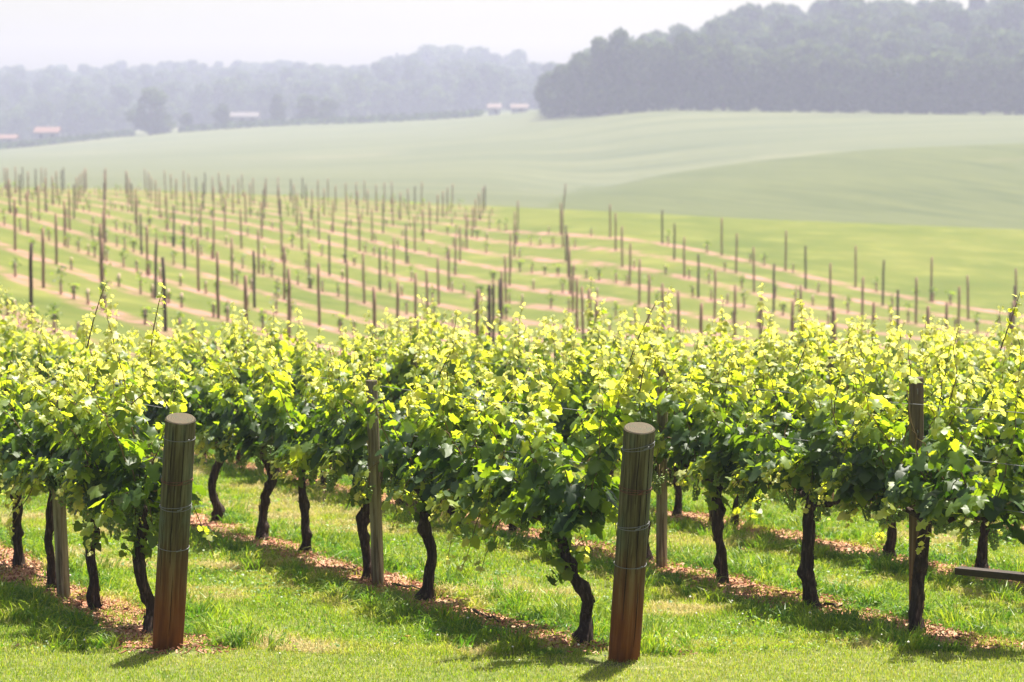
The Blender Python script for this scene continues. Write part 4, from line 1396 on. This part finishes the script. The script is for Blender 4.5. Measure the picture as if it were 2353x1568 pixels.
    top_y = [190, 160, 140, 78, 66, 80, 44, 30, 14, 16, 4, 8, 12, 2, -6, -20]
    pts, hs = [], []
    for Y0 in np.arange(632, 885, 9.5):
        for x in np.arange(1290, 2900, 9.0 * FPX / Y0):
            Y = Y0 + rng.uniform(-4, 4); xx = x + rng.uniform(-25, 25)
            if Y < np.interp(xx, [1245, 1300, 1375, 1480, 1800, 2353], [705, 686, 668, 652, 634, 618]):
                continue
            X = (xx - CX) / FPX * Y
            z = gz(X, Y)
            h = rng.uniform(12, 19)
            lim = at_depth(xx, float(np.interp(xx, top_x, top_y)) + rng.uniform(-6, 10), Y)[2] - z
            h = min(h, lim)
            if h < 6:
                continue
            pts.append((X, Y, z - 0.5)); hs.append(h)
    print("near wood", len(pts))
    mass("woods", pts, hs)
    tlx = [-600, 0, 60, 120, 160, 240, 300, 400, 500, 600, 650, 720, 800, 860, 900, 960, 1130, 1180, 1240, 1300, 1400]
    tly = [170, 160, 152, 150, 158, 141, 150, 144, 146, 148, 141, 150, 158, 150, 134, 128, 130, 124, 122, 136, 150]
    pts, hs = [], []
    for Y0 in np.arange(1012, 1480, 16.0):
        for x in np.arange(-560, 1420, 11.0 * FPX / Y0):
            Y = Y0 + rng.uniform(-7, 7); xx = x + rng.uniform(-20, 20)
            X = (xx - CX) / FPX * Y
            z = gz(X, Y)
            h = rng.uniform(11, 18)
            lim = at_depth(xx, float(np.interp(xx, tlx, tly)) + rng.uniform(-4, 6), Y)[2] - z
            h = min(h, lim)
            if h < 5:
                continue
            pts.append((X, Y, z - 0.5)); hs.append(h)
    print("far wood", len(pts))
    mass("forest", pts, hs)

    # houses and barns
    def house(x0, x1, ybase, yeave, yridge, Y, wall, roof, label, depth=7.0, name="farmhouse", wins=2, rz=0.0):
        a, b = at_depth(x0, ybase, Y), at_depth(x1, ybase, Y)
        w = b[0] - a[0]
        zb = min(a[2], gz((a[0] + b[0]) / 2, Y) + 0.2)
        he = at_depth(x0, yeave, Y)[2] - zb; hr = at_depth(x0, yridge, Y)[2] - zb
        root = empty(name, ((a[0] + b[0]) / 2, Y, zb), rz)
        tag(root, label, "building")
        g = Geo(); hw = w / 2
        g.box((-hw, 0, -1.5), (hw, depth, he))
        g.add([(-hw, 0, he), (-hw, depth, he), (-hw, depth / 2, hr - 0.1)], [(0, 2, 1)])
        g.add([(hw, 0, he), (hw, depth, he), (hw, depth / 2, hr - 0.1)], [(0, 1, 2)])
        g.build("wall", wall, root)
        e = 0.4
        s = (hr - he) / (depth / 2)
        V = [(-hw - e, -e, he - s * e), (hw + e, -e, he - s * e), (hw + e, depth / 2, hr), (-hw - e, depth / 2, hr), (-hw - e, depth + e, he - s * e), (hw + e, depth + e, he - s * e)]
        V = V + [(x, y, z + 0.15) for x, y, z in V]
        Geo().quads(V, [(6, 7, 8, 9), (9, 8, 11, 10), (0, 3, 2, 1), (3, 4, 5, 2), (0, 1, 7, 6), (4, 10, 11, 5), (0, 6, 9, 3), (3, 9, 10, 4), (1, 2, 8, 7), (2, 5, 11, 8)]).build("roof", roof, root)
        for k in range(wins):
            cx = -hw + w * (k + 0.5) / wins
            Geo().box((cx - 0.5, -0.06, he * 0.4), (cx + 0.5, -0.003, he * 0.8)).build("window", M_GLASS, root)
        Geo().box((hw * 0.1, -0.07, 0), (hw * 0.1 + 0.9, -0.003, min(2.0, he * 0.85))).build("door", M_ROOFD, root)
    house(80, 134, 313, 304, 293, 835, M_WALLW, M_ROOFR, "small white house with an orange-red roof at far left", 6.0)
    house(-24, 36, 321, 318, 311, 830, M_WALLW, M_ROOFR, "low house with an orange-red roof cut by the left border", 6.0)
    house(496, 592, 283, 268, 259, 862, M_WALLW, M_ROOFD, "long low white house with a dark roof behind the small round tree", 8.0, "farmhouse", 4)
    house(1122, 1150, 262, 248, 239, 815, M_WALLG, M_ROOFP, "narrow grey barn with a pinkish roof at the far field edge, left one of two", 6.0, "barn", 1)
    house(1176, 1212, 258, 248, 240, 805, M_WALLW, M_ROOFP, "pale barn with a pinkish roof at the far field edge, right one of two", 6.0, "barn", 1)
    house(1288, 1306, 249, 242, 236, 680, M_WALLR, M_ROOFP, "tiny reddish shed tucked under the tip of the near wood", 3.0, "shed", 1)

    # pale farm track
    path = [(300, 290), (345, 300), (385, 300), (410, 290), (440, 285)]
    pts = np.array([ground_at(x, y, 500, 1000) for x, y in path])
    t = np.linspace(0, len(path) - 1, 40)
    c = np.stack([np.interp(t, np.arange(len(path)), pts[:, k]) for k in range(2)], -1)
    nrm2 = norm(np.gradient(c, axis=0))[:, ::-1] * [1, -1]
    wd = 2.6
    L, Rr = c - nrm2 * wd, c + nrm2 * wd
    V = np.vstack([np.column_stack([q, ground_z(q[:, 0], q[:, 1]) + 0.25]) for q in (L, Rr)])
    n = len(c)
    tag(Geo().quads(V, [(k, n + k, n + k + 1, k + 1) for k in range(n - 1)]).build("road", simple("pale_gravel", (0.55, 0.50, 0.45), 0.9, 0.1, 0.1, 1), None, True), kind="structure")

    # belts of taller crop along the far field edge
    def belt(path, Ys, h, label):
        g = Geo()
        xs = np.array([p[0] for p in path]); ys = np.array([p[1] for p in path])
        n = 1500
        x = rng.uniform(xs[0], xs[-1], n); Y = np.interp(x, xs, Ys) + rng.uniform(0, 14, n)
        X = (x - CX) / FPX * Y
        P = np.stack([X, Y, ground_z(X, Y) + rng.uniform(0.1, 1.0, n) * h], -1)
        N = norm(rng.normal(0, 1, (n, 3)) + [0, -0.5, 0.8]); t1 = norm(np.cross(N, rng.normal(0, 1, (n, 3)))); t2 = np.cross(N, t1)
        s = rng.uniform(0.8, 2.0, n)
        cs = np.array([(-0.5, -0.5), (0.5, -0.5), (0.5, 0.5), (-0.5, 0.5)])
        V = P[:, None] + (cs[None, :, 0] * s[:, None])[..., None] * t1[:, None] + (cs[None, :, 1] * s[:, None])[..., None] * t2[:, None]
        q = np.arange(n * 4).reshape(-1, 4)
        g.add(V.reshape(-1, 3), np.concatenate([q[:, :3], q[:, [0, 2, 3]]]), age=0.4, rnd=0.5)
        tag(g.build("field_vegetation", M_TREE), kind="stuff")
    belt([(-60, 0), (310, 0)], [790, 850], 1.6, "")
    belt([(415, 0), (1110, 0)], [835, 812], 1.6, "")
build_far()

# ------------------------------------------------------------------ haze
hz = Mat("pale_haze")
pv = hz.n("ShaderNodeVolumePrincipled")
pv.inputs["Color"].default_value = (0.69, 0.725, 0.985, 1)
pv.inputs["Density"].default_value = HAZE_DENSITY
pv.inputs["Anisotropy"].default_value = 0.35
hz.l(pv.outputs[0], hz.out.inputs["Volume"])
h = Geo().box((-1250, -60, -40), (1250, 1545, 72)).build("haze", hz.m)
tag(h, kind="stuff")
